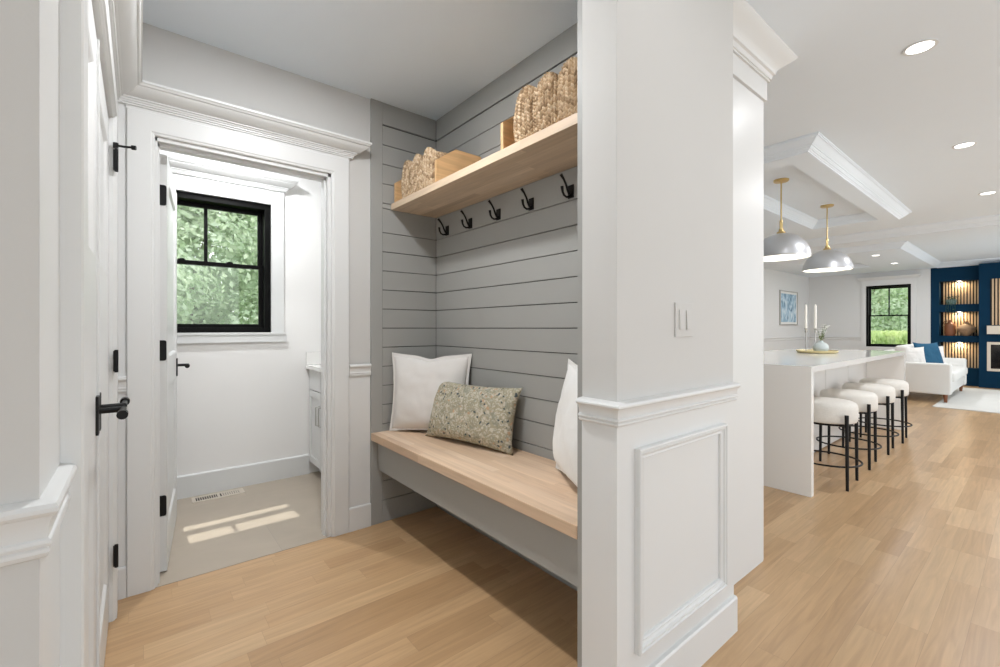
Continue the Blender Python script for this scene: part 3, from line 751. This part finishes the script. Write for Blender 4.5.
# ------------------------------------------------------------------ pillows
def pillow(name, w, h, t, m, loc, xdir, lean, label, cat='pillow', flange=0, ear=.03, seedv=0, tilt=0, group=None, n=34, dip=0):
    """w along xdir on the ground, stands on its lower edge, leaning back by angle"""
    bm = B()
    top = {}; 
    def P(u, v, s):
        # u,v in -1..1
        pinch = ear*2.0
        x = u*(w/2)*(1-pinch*(1-v*v)*abs(u)**3*0-pinch*(math.cos(v*PI/2)**.8)*(abs(u)**4))
        y = v*(h/2)*(1-pinch*(math.cos(u*PI/2)**.8)*(abs(v)**4))
        th = t/2*((1-abs(u)**2.6)*(1-abs(v)**2.6))**.62
        # gravity: a little fuller at the bottom
        th *= 1+.18*(-v)
        if dip and v > 0: y -= dip*math.exp(-(u/.25)**2)*v**3
        nz = noise.noise(Vector((u*2.2+seedv, v*2.2, s*3)))*.012 + noise.noise(Vector((u*6+seedv, v*6, s)))*.004
        z = s*(th+nz*(1-u**4)*(1-v**4))
        # corner creases
        r = abs(u*v)
        z *= 1-.25*max(0, r-.5)
        return Vector((x, y, z))
    grid = {}
    for s in (1, -1):
        for i in range(n+1):
            for j in range(n+1):
                edge = i in (0, n) or j in (0, n)
                key = (i, j, 0 if edge else s)
                if key not in grid:
                    grid[key] = bm.verts.new(P(2*i/n-1, 2*j/n-1, s))
        for i in range(n):
            for j in range(n):
                q = [grid[(a, b, 0 if (a in (0, n) or b in (0, n)) else s)] for a, b in ((i, j), (i+1, j), (i+1, j+1), (i, j+1))]
                bm.faces.new(q if s > 0 else q[::-1])
    border = [(i, 0) for i in range(n)]+[(n, j) for j in range(n)]+[(i, n) for i in range(n, 0, -1)]+[(0, j) for j in range(n, 0, -1)]
    if flange:
        pts = [grid[(i, j, 0)].co.copy() for i, j in border]
        k = len(pts)
        def ringoff(d, zz):
            rr = []
            for p in pts:
                dd = Vector((p.x/(w/2), p.y/(h/2), 0)); m_ = max(abs(dd.x), abs(dd.y)); 
                q = Vector((p.x+(d if p.x > 0 else -d)*(1 if abs(dd.x) > .9 else 0), p.y+(d if p.y > 0 else -d)*(1 if abs(dd.y) > .9 else 0), zz))
                rr.append(q)
            return rr
    bmesh.ops.recalc_face_normals(bm, faces=bm.faces)
    # orient: local x -> xdir, local y -> up leaning back, local z -> front
    xd = Vector((xdir[0], xdir[1], 0)).normalized(); up0 = Vector((0, 0, 1)); fr_ = xd.cross(up0)   # front normal
    up = (up0*math.cos(lean)-fr_*math.sin(lean)).normalized(); f2 = xd.cross(up)
    xd2 = (xd*math.cos(tilt)+up*math.sin(tilt)); up2 = (up*math.cos(tilt)-xd*math.sin(tilt))
    o = obj(name, bm, m, None, smooth=True, angle=180)
    R = Matrix((xd2, up2, f2)).transposed().to_4x4()
    minz = min((R @ v.co).z for v in o.data.vertices)
    o.matrix_world = Matrix.Translation(Vector(loc)-Vector((0, 0, minz))+Vector((0, 0, 0))) @ R
    tag(o, label, cat, group)
    # shift so that loc is the midpoint of the lower edge in plan
    off = R @ Vector((0, -h/2, 0)); o.matrix_world = Matrix.Translation(Vector((-off.x, -off.y, 0))) @ o.matrix_world
    sm = o
    if flange:
        bm = B(); k = len(pts)
        for seg_r in (flange,):
            tubepts = pts+[pts[0]]
            # flat selvedge: small welt
            rings = []
            for idx, p in enumerate(pts):
                ux = p.x/(w/2); uy = p.y/(h/2)
                o_ = Vector((math.copysign(1, ux) if abs(ux) > .93 or abs(idx % n) == 0 and False else 0, 0, 0))
                out = Vector((0, 0, 0))
                side = idx//n
                nrm = [Vector((0, -1, 0)), Vector((1, 0, 0)), Vector((0, 1, 0)), Vector((-1, 0, 0))]
                out = nrm[side]
                if idx % n == 0: out = out+nrm[side-1]
                a = p-out*.004; b = p+out*flange
                b += Vector((0, 0, noise.noise(Vector((p.x*30, p.y*30, seedv)))*.003))
                rings.append([bm.verts.new(a+Vector((0, 0, .003))), bm.verts.new(b+Vector((0, 0, .0015))), bm.verts.new(b-Vector((0, 0, .0015))), bm.verts.new(a-Vector((0, 0, .003)))])
            for i in range(k):
                A, D = rings[i], rings[(i+1) % k]
                for j in range(4): bm.faces.new([A[j], A[(j+1) % 4], D[(j+1) % 4], D[j]])
        obj('flange', bm, m, o, smooth=True, angle=60)
    return o
SEAT = .5645
pillow('pillow', .50, .46, .14, M['linen'], (1.358, 2.352, SEAT+.012), (.3, -.40), .07,
       'square off-white flanged pillow leaning in the far corner of the bench', flange=.012, ear=.04, seedv=3, dip=.018)
pillow('pillow', .655, .340, .15, M['floral'], (1.378, 1.995, SEAT), (.13, -.63), .25,
       'oblong sage floral-print pillow on the bench in front of the white one', ear=.05, seedv=8, tilt=.0)
pillow('pillow', .47, .475, .14, M['linen2'], (1.345, 1.195, SEAT+.012), (-.24, -.40), .12,
       'white pillow half hidden behind the column at the near end of the bench', flange=.012, ear=.05, seedv=5)

# ------------------------------------------------------------------ switch plate
sw = thing('light_switch', 'white double rocker switch plate on the column wall', 'light switch', (1.455, .79, 1.228))
bm = B(); box(bm, -.058, .058, -.006, 0, -.058, .058, .002); obj('plate', bm, M['wall'], sw)
for x in (-.023, .023):
    bm = B(); vs = box(bm, x-.016, x+.016, -.0095, -.006, -.033, .033, 0)
    for q in vs:
        if q.co.z < 0 and q.co.y < -.007: q.co.y -= .003
    obj('rocker', bm, M['wall'], sw)

# ------------------------------------------------------------------ recessed lights
def downlight(x, y, z, power, label, grp='recessed ceiling lights', vis=True, r=.052):
    t = thing('recessed_light', label, 'ceiling light', (x, y, z), group=grp)
    bm = B(); lathe(bm, [(r, 0), (r+.012, 0), (r+.014, -.004), (r+.004, -.006), (r, -.004)], closed=True, seg=36); obj('trim_ring', bm, M['trim'], t, smooth=True)
    bm = B(); lathe(bm, [(0, -.003), (r, -.003), (r, -.001), (0, -.001)], seg=32); obj('diffuser', bm, M['lamp'], t)
    l = bpy.data.lights.new('downlight', 'AREA'); l.shape = 'DISK'; l.size = .12; l.energy = power; l.color = (.97, .98, 1)
    lo_ = bpy.data.objects.new('lamp_glow', l); C.objects.link(lo_); lo_.parent = t; lo_.location = (0, 0, -.012)
    return t
PW = .62
downlight(3.007, .397, HZ, 7*PW, 'large lit recessed light nearest the camera in the hall ceiling')
downlight(4.877, .397, HZ, 22*PW, 'lit recessed light in the hall ceiling, second from the camera')
downlight(6.80, .385, HZ, 22*PW, 'lit recessed light at the right edge of the photo, third along the hall')
downlight(10.22, 1.93, 2.5, 20*PW, 'small lit recessed light above the living room window, left of two')
downlight(11.76, 1.93, 2.5, 20*PW, 'small lit recessed light above the living room window, right of two')
def lamp_only(x, y, z, power, size=.14):
    l = bpy.data.lights.new('downlight', 'AREA'); l.shape = 'DISK'; l.size = size; l.energy = power; l.color = (.97, .98, 1)
    o = bpy.data.objects.new('ceiling_lamp', l); C.objects.link(o); o.location = (x, y, z)
lamp_only(.56, 1.62, HZ-.01, 31*PW)
lamp_only(1.13, .25, HZ-.01, 3*PW)
lamp_only(.5, 3.3, HZ-.01, 30*PW)
lamp_only(10.5, .2, HZ-.01, 30*PW)

# ------------------------------------------------------------------ kitchen island
isl = thing('kitchen_island', 'long white kitchen island with waterfall quartz ends and overhang for stools', 'island')
bm = B(); box(bm, 3.69, 3.74, 1.05, 2.11, .001, .927, .0015); obj('waterfall_panel', bm, M['counter'], isl)
bm = B(); box(bm, 6.95, 7.0, 1.05, 2.11, .001, .927, .0015); obj('waterfall_panel', bm, M['counter'], isl)
bm = B(); box(bm, 3.74, 6.95, 1.05, 2.11, .885, .927, .001); obj('countertop', bm, M['counter'], isl)
bm = B(); box(bm, 3.742, 6.948, 1.42, 2.09, .001, .884); obj('base_cabinet', bm, M['islandpanel'], isl)
for k in range(4):
    bm = B(); x = 3.775+k*.795; box(bm, x, x+.785, 1.402, 1.419, .012, .878, .002); obj('back_panel', bm, M['islandpanel'], isl)

# stools
st = thing('bar_stool', 'cream boucle bar stool with black legs, nearest the island end', 'stool', (4.205, 1.105, 0), .05, group='bar stools along the island')
bm = B()
pr = [(0, .505), (.195, .505), (.209, .509), (.216, .520), (.219, .56), (.219, .61), (.215, .636), (.205, .652), (.186, .662), (.12, .668), (0, .670)]
pr = [(r*.945, .478+(z-.505)*.98) for r, z in pr]; lathe(bm, pr, seg=48); obj('seat', bm, M['boucle'], st, smooth=True, angle=180)
LR = .175
for sx in (-1, 1):
    for sy in (-1, 1):
        bm = B(); tube(bm, [(sx*LR*.98, sy*LR*.98, .001), (sx*LR*.955, sy*LR*.955, .555)], [.010, .0135], 12); obj('leg', bm, M['black'], st, smooth=True)
bm = B(); torus(bm, (0, 0, .172), .228, .007, 48, 8); obj('foot_ring', bm, M['black'], st, smooth=True)
bm = B(); torus(bm, (0, 0, .468), .17, .008, 40, 8)
box(bm, -.17, .17, -.012, .012, .462, .476)
for sx in (-1, 1):
    for sy in (-1, 1): tube(bm, [(sx*.11, sy*.11, .468), (sx*.168, sy*.168, .470)], .007, 8)
obj('seat_frame', bm, M['black'], st, smooth=True)
SL = ['second cream boucle bar stool from the near end of the island', 'third cream boucle bar stool from the near end of the island', 'cream boucle bar stool farthest along the island, by the sofa']
for x, l in zip((4.955, 5.665, 6.33), SL): dup(st, (x-.01, 1.128, 0), l, rotz=.07)

# pendants
pn = thing('pendant_light', 'silver dome pendant with brass stem, nearer of the two over the island', 'pendant light', (4.694, 1.578, HZ), group='dome pendants over the island')
D0 = 2.09-HZ   # top of dome relative to ceiling
bm = B(); lathe(bm, [(0, 0), (.064, 0), (.064, -.010), (.058, -.018), (.014, -.022), (0, -.022)], seg=32); obj('canopy', bm, M['brass'], pn, smooth=True)
bm = B(); tube(bm, [(0, 0, -.02), (0, 0, D0+.12)], .0065, 10); obj('stem', bm, M['brass'], pn, smooth=True)
bm = B(); lathe(bm, [(0, D0+.125), (.012, D0+.125), (.014, D0+.105), (.006, D0+.10), (.006, D0+.05), (.018, D0+.045), (.022, D0+.02), (.035, D0+.012), (.04, D0-.004), (0, D0-.004)], seg=24)
for s in (-1, 1):
    tube(bm, [(s*.006, 0, D0+.118), (s*.022, 0, D0+.112), (s*.028, 0, D0+.09), (s*.028, 0, D0+.05), (s*.018, 0, D0+.035)], .0045, 8)
obj('fitting', bm, M['brass'], pn, smooth=True)
R_ = .235; bm = B(); pr = []
for k in range(19):
    a = math.radians(5+k*85/18); pr.append((R_*math.sin(a), D0-.225+.225*math.cos(a)))
pr.append((R_+.004, D0-.232)); 
lathe(bm, pr+[(R_-.003, D0-.232)], seg=56); shd = obj('shade', bm, M['dome'], pn, smooth=True, angle=60)
bm = B(); lathe(bm, [(r-.004, z-.004) for r, z in pr[:-1]], seg=56); obj('lining', bm, M['domein'], shd, smooth=True)
bm = B(); lathe(bm, [(0, D0-.05), (.02, D0-.055), (.022, D0-.09), (.045, D0-.13), (.045, D0-.155), (.025, D0-.18), (0, D0-.185)], seg=20); obj('bulb', bm, M['bulb'], pn, smooth=True)
l = bpy.data.lights.new('pendant_bulb', 'POINT'); l.energy = 3; l.shadow_soft_size = .05; l.color = (1, .93, .82)
o = bpy.data.objects.new('bulb_glow', l); C.objects.link(o); o.parent = pn; o.location = (0, 0, D0-.20)
dup(pn, (6.077, 1.577, HZ), 'silver dome pendant with brass stem, farther of the two over the island')

# island still life
IZ = .9275
tr = thing('serving_tray', 'round gold tray on the island counter', 'tray', (5.80, 1.60, IZ))
bm = B(); lathe(bm, [(0, .002), (.168, .002), (.182, .012), (.192, .028), (.196, .028), (.186, .008), (.172, 0), (0, 0)], seg=48); obj('dish', bm, M['goldtray'], tr, smooth=True)
def candle(x, y, h, lab):
    c = thing('candlestick', lab, 'candlestick', (x, y, IZ+.0035), group='slim candlesticks on the tray')
    bm = B(); lathe(bm, [(0, 0), (.042, 0), (.042, .006), (.012, .012), (.006, .022), (.0055, h-.05), (.012, h-.045), (.014, h-.03), (.009, h-.02), (.017, h-.008), (.018, h), (0, h)], seg=24); obj('stick', bm, M['chrome'], c, smooth=True)
    ca = thing('candle', lab.replace('slim nickel candlestick', 'tall white taper candle'), 'candle', (x, y, IZ+.0035+h), group='white taper candles')
    bm = B(); lathe(bm, [(0, 0), (.0135, 0), (.0115, .25), (.004, .272), (0, .274)], seg=16); obj('taper', bm, M['candle'], ca, smooth=True)
    bm = B(); tube(bm, [(0, 0, .272), (.001, 0, .284)], .001, 6); obj('wick', bm, M['black'], ca)
candle(5.865, 1.722, .265, 'slim nickel candlestick on the tray, left one')
candle(5.915, 1.645, .265, 'slim nickel candlestick on the tray, right one behind the vase')
va_ = thing('flower_vase', 'round pale celadon vase on the gold tray', 'vase', (5.73, 1.545, IZ+.0035))
bm = B(); lathe(bm, [(0, 0), (.038, 0), (.062, .02), (.073, .05), (.07, .08), (.05, .105), (.025, .116), (.022, .128), (.027, .132), (.019, .13), (.019, .112), (0, .10)], seg=36); obj('body', bm, M['celadon'], va_, smooth=True)
fl = thing('flower_spray', 'spray of white blossoms standing in the celadon vase', 'flowers', (5.73, 1.545, IZ+.10))
random.seed(3)
bs = B(); bp_ = B(); bl = B()
for k in range(6):
    ax, ay = random.uniform(-.04, .10), random.uniform(-.11, .05); h = random.uniform(.14, .25)
    pts = [(0, 0, .0), (ax*.15, ay*.15, .06), (ax*.5, ay*.5, h*.6), (ax, ay, h)]
    tube(bs, pts, .0018, 6)
    for q in range(5):
        f = .55+.45*q/4; c = Vector((ax*f+random.uniform(-.018, .018), ay*f+random.uniform(-.018, .018), h*f+random.uniform(-.01, .01)))
        for pz in range(5):
            a = 2*PI*pz/5; r = .014
            v0 = c; v1 = c+Vector((math.cos(a)*r, math.sin(a)*r, .006)); v2 = c+Vector((math.cos(a+.9)*r*1.1, math.sin(a+.9)*r*1.1, .008)); v3 = c+Vector((math.cos(a+.45)*r*1.6, math.sin(a+.45)*r*1.6, .003))
            bp_.faces.new([bp_.verts.new(v) for v in (v0, v1, v3, v2)])
    for q in range(4):
        f = .25+.12*q; c = Vector((ax*f, ay*f, h*f)); a = random.uniform(0, 6.28); d = Vector((math.cos(a), math.sin(a), .6))*.03; n_ = d.cross(Vector((0, 0, 1))).normalized()*.008
        bl.faces.new([bl.verts.new(v) for v in (c, c+d*.5+n_, c+d, c+d*.5-n_)])
obj('stems', bs, M['stem'], fl); obj('blossoms', bp_, M['petal'], fl); obj('leaves', bl, M['stem'], fl)

# ------------------------------------------------------------------ kitchen and living room walls
KY = 3.865
bm = B(); box(bm, 2.51, 13.6, KY, KY+.15, 0, HZ); struct('wall_kitchen', bm, M['white'])
lw0, lw1, lz0, lz1 = 1.915, 2.707, .765, 2.19
FX = 13.4
bm = B()
box(bm, FX, FX+.2, lw1, KY, 0, HZ); box(bm, FX, FX+.2, 1.60, lw0, 0, HZ); box(bm, FX, FX+.2, lw0, lw1, 0, lz0); box(bm, FX, FX+.2, lw0, lw1, lz1, HZ)
struct('wall_living_window', bm, M['white'])
window('window_2', 'X', lw0, lw1, lz0, lz1, FX, 1)
win_trim('trim_16', 'X', lw0, lw1, lz0, lz1, FX, -1)
bm = B(); sweep(bm, [(FX, KY, 0), (FX, lw1+.09, 0)], (0, 0, 1), [(-a, z) for a, z in RAIL]); sweep(bm, [(4, KY, 0), (FX, KY, 0)], (0, 0, 1), [(-a, z) for a, z in RAIL]); struct('trim_17', bm, M['trim'])
bm = B(); sweep(bm, [(4, KY, 0), (FX, KY, 0), (FX, 1.60, 0)], (0, 0, 1), [(-a, z) for a, z in BASE]); struct('baseboard_living', bm, M['trim'])
bm = B(); sweep(bm, [(FX, 1.5, 0), (FX, -2.6, 0)], (0, 0, 1), [(-a, z) for a, z in crown_prof(.22, .1, HZ-.0005)]); struct('trim_18', bm, M['ceil'])
# framed print on the kitchen wall
pf = thing('framed_print', 'framed blue abstract print on the white wall beyond the island', 'picture', (11.93, KY, 1.67))
bm = B(); w_, h_ = .56, .40
box(bm, -w_, w_, -.03, 0, h_-.02, h_); box(bm, -w_, w_, -.03, 0, -h_, -h_+.02); box(bm, -w_, -w_+.02, -.03, 0, -h_+.02, h_-.02); box(bm, w_-.02, w_, -.03, 0, -h_+.02, h_-.02); obj('frame', bm, M['chrome'], pf)
bm = B(); box(bm, -w_+.02, w_-.02, -.014, -.002, -h_+.02, h_-.02); obj('mat_board', bm, M['linen2'], pf)
bm = B(); box(bm, -w_+.08, w_-.08, -.018, -.0145, -h_+.07, h_-.07); obj('print', bm, M['art'], pf)

# blue feature wall with niches
ny0, ny1 = .885, 1.467
zs = [(1.70, 2.20), (1.035, 1.545), (.36, .90)]
bm = B()
box(bm, FX, FX+.28, ny1, 1.598, 0, 2.5); box(bm, FX, FX+.28, .70, ny0, 0, 2.5)
prev = 0
for z0, z1 in sorted(zs): box(bm, FX, FX+.28, ny0, ny1, prev, z0); prev = z1
box(bm, FX, FX+.28, ny0, ny1, prev, 2.5); box(bm, FX+.26, FX+.28, ny0, ny1, 0, 2.5)
struct('wall_feature_blue', bm, M['blue'])
bm = B(); box(bm, FX-.2, FX+.28, -2.6, .87, 0, 2.5); struct('wall_chimney_breast', bm, M['blue'])
def slat_panel(parent, y0, y1, z0, z1, x, pitch=.046, w=.026):
    bm = B(); box(bm, x, x+.006, y0, y1, z0, z1); o = obj('backing', bm, M['darkback'], parent)
    bm = B(); y = y0+.008
    while y+w < y1: box(bm, x-.018, x, y, y+w, z0+.001, z1-.001); y += pitch
    return obj('slats', bm, M['slat'], parent)
for i, (z0, z1) in enumerate(zs):
    t = thing('slat_panel', ['wood slat panel lining the top blue alcove', 'wood slat panel lining the middle blue alcove', 'wood slat panel lining the bottom blue alcove, behind the sofa'][i], 'wall panel', (FX+.25, 0, 0))
    slat_panel(t, ny0+.001, ny1-.001, z0+.001, z1-.001, 0)
    # small puck light recessed in the alcove head
    bm = B(); lathe(bm, [(0, -.008), (.03, -.008), (.03, 0), (0, 0)], seg=20); lt = obj('puck_light', bm, M['lamp'], t, loc=(-.09, (ny0+ny1)/2, z1-.0005))
    l = bpy.data.lights.new('puck', 'AREA'); l.shape = 'DISK'; l.size = .05; l.energy = 3.2; l.color = (1, .82, .55)
    o = bpy.data.objects.new('puck_glow', l); C.objects.link(o); o.location = (FX+.16, (ny0+ny1)/2, z1-.012)
t = thing('slat_panel', 'tall wood slat panel on the chimney breast above the mantel', 'wall panel', (FX-.2-.0065, 0, 0)); slat_panel(t, -1.0, .715, 1.26, 2.18, 0)
t = tag(obj('mantel_shelf', (lambda b: (box(b, FX-.37, FX-.2005, -1.1, .75, 1.08, 1.245, .004), b)[1])(B()), M['mantelwood']), 'chunky whitewashed wood mantel beam on the blue chimney breast', 'mantel')
fp = thing('fireplace', 'built-in fireplace with a pale frame in the blue chimney breast', 'fireplace', (FX-.2, 0, 0))
bm = B(); fy0, fy1, fz0, fz1 = -.95, .757, .34, .92
for q in ((fy0, fy1, fz1-.05, fz1), (fy0, fy1, fz0, fz0+.05), (fy0, fy0+.05, fz0+.05, fz1-.05), (fy1-.05, fy1, fz0+.05, fz1-.05)): box(bm, -.02, -.0005, *q, .002)
obj('frame', bm, M['mantelwood'], fp)
bm = B(); box(bm, -.006, -.0005, fy0+.05, fy1-.05, fz0+.05, fz1-.05); obj('glass', bm, M['glassdark'], fp)
bm = B()
for k in range(8):
    y = -.75+k*.16; tube(bm, [(-.008, y, .43+.02*(k % 2)), (-.008, y+.19, .47+.02*(k % 3))], .018, 8)
obj('logs', bm, M['log'], fp)
# objects in the alcoves
p = thing('potted_trailing_plant', 'trailing plant in a grey-green pot in the top alcove', 'plant', (FX+.10, 1.29, 1.70))
bm = B(); lathe(bm, [(0, .001), (.06, .001), (.08, .05), (.085, .11), (.078, .11), (.07, .06), (0, .05)], seg=24); obj('pot', bm, M['plantpot'], p, smooth=True)
random.seed(9); bm = B()
for k in range(90):
    a = random.uniform(0, 6.28); r = random.uniform(.02, .13); z = .12+random.uniform(-.02, .11)-r*.3
    if k > 45: a = random.uniform(2.6, 3.9); r = .12+random.uniform(0, .03); z = random.uniform(-.26, .1)
    c = Vector((min(.1, math.cos(a)*r), math.sin(a)*r, z)); d = Vector((random.uniform(-1, 1), random.uniform(-1, 1), random.uniform(-1, .4))).normalized()*.035
    n_ = d.cross(Vector((.3, .2, 1))).normalized()*.014
    bm.faces.new([bm.verts.new(v) for v in (c, c+d*.5+n_, c+d, c+d*.5-n_)])
for k in range(5):
    yy = -.06+.03*k; tube(bm, [(-.03, yy*.5, .1), (-.11, yy, .11), (-.118, yy*1.1, -.02), (-.12, yy*1.2, -.24+.03*k)], .0025, 5)
obj('foliage', bm, M['leaf'], p)
q = thing('stoneware_jug', 'brown stoneware jug with a handle in the middle alcove', 'jug', (FX+.10, 1.31, 1.0355))
bm = B(); lathe(bm, [(0, 0), (.07, 0), (.088, .05), (.09, .2), (.075, .25), (.04, .28), (.034, .32), (.045, .335), (.036, .33), (0, .26)], seg=28); obj('body', bm, M['terracotta'], q, smooth=True)
bm = B(); tube(bm, [(0, .036, .31), (0, .075, .315), (0, .095, .28), (0, .08, .235)], .009, 8); obj('handle', bm, M['terracotta'], q, smooth=True)
q = thing('round_clay_vase', 'squat mottled clay vase with small neck in the middle alcove', 'vase', (FX+.10, 1.065, 1.0355))
bm = B(); lathe(bm, [(0, 0), (.05, 0), (.09, .05), (.145, .13), (.147, .16), (.10, .22), (.04, .25), (.03, .29), (.038, .3), (.028, .295), (0, .24)], seg=32); obj('body', bm, M['clay'], q, smooth=True)

# sofa and pillows, rug
so = thing('sofa', 'off-white track-arm sofa with wooden legs facing the fireplace side', 'sofa', (9.92, .95, 0))
SW, SD = 2.15, .92
def cush(name, x0, x1, y0, y1, z0, z1, bev, parent, m='sofa'):
    bm = B(); box(bm, x0, x1, y0, y1, z0, z1, 0); bmesh.ops.bevel(bm, geom=bm.edges[:], offset=bev, segments=4, profile=.5, affect='EDGES')
    return obj(name, bm, M[m], parent, smooth=True, angle=60)
cush('arm', 0, .17, 0, SD, .135, .63, .03, so); cush('arm', SW-.17, SW, 0, SD, .135, .63, .03, so)
cush('base', .172, SW-.172, .03, SD, .135, .33, .012, so); cush('back', .172, SW-.172, SD-.2, SD, .332, .80, .04, so)
for k in range(2):
    w_ = (SW-.35)/2; x = .175+k*w_
    cush('seat_cushion', x+.002, x+w_-.002, -.03, SD-.22, .334, .49, .045, so)
    cush('back_cushion', x+.002, x+w_-.002, SD-.40, SD-.205, .492, .90, .06, so)
for x in (.07, SW-.07):
    for y in (.07, SD-.07):
        bm = B(); tube(bm, [(x, y, .0125), (x, y, .134)], [.02, .028], 12); obj('leg', bm, M['terracotta'], so)
bm = B(); box(bm, 9.36, 12.8, -2.4, 1.10, .0005, .012, .003); tag(obj('area_rug', bm, M['rug']), 'pale grey area rug under the sofa front', 'rug')
pillow('pillow', .50, .48, .16, M['bluefab'], (10.52, 1.23, .493), (.85, -.53), .26, 'blue square pillow standing on the sofa behind the near arm', ear=.06, seedv=1)
pillow('pillow', .38, .40, .12, M['linen'], (10.90, 1.25, .493), (.6, -.75), .22, 'white square pillow beside the blue one, toward the far arm of the sofa', ear=.05, seedv=2)
pillow('pillow', .36, .40, .13, M['linen'], (10.17, 1.40, .493), (.5, -.6), .22, 'off-white pillow tucked against the near arm of the sofa', ear=.05, seedv=4)

# ------------------------------------------------------------------ outdoors
bm = B(); box(bm, -14, 40, 4.0, 30, -.5, -.4); box(bm, 13.7, 40, -12, 4.0, -.5, -.4); struct('ground_lawn', bm, M['lawn'])
def tree(loc, R, H, label, m, n=5200, leaf=.11, trunk=.06, low=.2, grp='trees outside the windows'):
    t = thing('leafy_tree', label, 'tree', loc, group=grp)
    bm = B(); tube(bm, [(0, 0, 0), (.05, 0, H*.3), (-.03, .05, H*.6), (0, 0, H*.85)], [trunk, trunk*.8, trunk*.5, trunk*.15], 10)
    for k in range(7):
        a = k*2.4; z = H*(.25+.08*k); tube(bm, [(0, 0, z), (math.cos(a)*R*.3, math.sin(a)*R*.3, z+H*.06), (math.cos(a)*R*.6, math.sin(a)*R*.6, z+H*.14)], [trunk*.35, trunk*.2, trunk*.06], 6)
    obj('trunk', bm, M['bark'], t, smooth=True)
    bm = B(); cl = []
    for k in range(70):
        u = random.uniform(-1, 1); a = random.uniform(0, 6.28); rr = math.sqrt(max(0, 1-u*u))*random.uniform(.25, 1)
        cl.append((Vector((math.cos(a)*rr*R*.82, math.sin(a)*rr*R*.82, H*(low+(1-low)/2)+u*H*(1-low)/2*.86)), random.uniform(.28, .5)*R*.8))
    for k in range(n):
        c, r = random.choice(cl)
        d = Vector((random.gauss(0, 1), random.gauss(0, 1), random.gauss(0, 1))).normalized()
        p_ = c+d*r*random.uniform(.7, 1.05); p_.z = max(p_.z, .05)
        a = (d+Vector((random.uniform(-.8, .8), random.uniform(-.8, .8), random.uniform(-.8, .8)))).normalized()
        u = a.cross(Vector((random.random(), random.random(), random.random()))).normalized()*leaf*random.uniform(.6, 1.2); w = a.cross(u).normalized()*u.length*.55
        bm.faces.new([bm.verts.new(v) for v in (p_-u, p_+w, p_+u, p_-w)])
    obj('foliage', bm, m, t)
    return t
random.seed(21)
tree((-1.5, 9.0, -.4), 2.3, 5.2, 'broad pale green tree outside the bathroom window, on its left', M['fol1'], 36000, leaf=.062, low=.02)
tree((2.9, 9.4, -.4), 2.3, 5.8, 'broad green tree filling the right of the bathroom window', M['fol1'], 36000, leaf=.062, low=.02)
tree((.9, 12.2, -.4), 3.0, 6.6, 'tall darker tree behind the others in the bathroom window', M['fol1'], 42000, leaf=.085, low=.02)
tree((20.5, 3.9, -.4), 1.7, 4.6, 'green tree on the left in the living room window', M['fol1'], 14000, low=.15, leaf=.08)
tree((22.5, 2.5, -.4), 1.5, 3.6, 'yellow-green tree on the right in the living room window', M['fol3'], 14000, low=.15, leaf=.08)
tree((28, 4.2, -.4), 3.0, 5.2, 'distant tree behind the hedge in the living room window', M['fol2'], 12000, leaf=.12)
# clipped hedge (one continuous mass) outside the living room
bm = B()
for k in range(9000):
    y = random.uniform(1.2, 6.5); f = random.random()
    if f < .5: p_ = Vector((17.6+random.uniform(-.05, .05), y, random.uniform(-.4, 1.0)))
    else: p_ = Vector((17.6+random.uniform(0, .8), y, 1.0+random.uniform(-.05, .06)))
    p_.x += .06*math.sin(y*9)
    u = Vector((random.uniform(-.4, .4), random.uniform(-.3, .3), 1)).normalized()*random.uniform(.05, .1); w = u.cross(Vector((random.uniform(.5, 1), random.uniform(-.6, .6), 0))).normalized()*.03
    bm.faces.new([bm.verts.new(v) for v in (p_-u, p_+w, p_+u, p_-w)])
box(bm, 17.65, 18.35, 1.25, 6.45, -.4, .97)
hg = obj('garden_hedge', bm, M['fol3']); tag(hg, 'clipped bright green hedge below the trees in the living room window', 'hedge')

# ------------------------------------------------------------------ light
w = bpy.data.worlds.new('world'); S.world = w; w.use_nodes = True
nt = w.node_tree; bg = nt.nodes['Background']
tc = nt.nodes.new('ShaderNodeTexCoord'); sp = nt.nodes.new('ShaderNodeSeparateXYZ'); nt.links.new(tc.outputs['Generated'], sp.inputs[0])
rp = nt.nodes.new('ShaderNodeValToRGB'); nt.links.new(sp.outputs[2], rp.inputs[0])
rp.color_ramp.elements[0].color = (.96, .975, 1, 1); rp.color_ramp.elements[1].color = (.80, .90, 1, 1); rp.color_ramp.elements[1].position = .8
nt.links.new(rp.outputs[0], bg.inputs[0]); bg.inputs[1].default_value = 1.9
sun = bpy.data.lights.new('sun', 'SUN'); sun.energy = 3.5; sun.angle = math.radians(.6); sun.color = (1, .96, .9)
so_ = bpy.data.objects.new('sun', sun); C.objects.link(so_)
so_.rotation_euler = Vector((.03, -.47, -1)).to_track_quat('-Z', 'Y').to_euler()

cam = bpy.data.cameras.new('camera'); co = bpy.data.objects.new('camera', cam); C.objects.link(co)
cam.sensor_width = 36; cam.lens = 16; cam.clip_start = .02; cam.clip_end = 200
co.location = (0, 0, 1.2); co.rotation_euler = (PI/2, 0, math.radians(-39.1)); cam.shift_y = -.0055
S.camera = co
S.view_settings.view_transform = 'Standard'; S.view_settings.look = 'None'; S.view_settings.gamma = 1
S.view_settings.use_curve_mapping = False; S.view_settings.exposure = .12
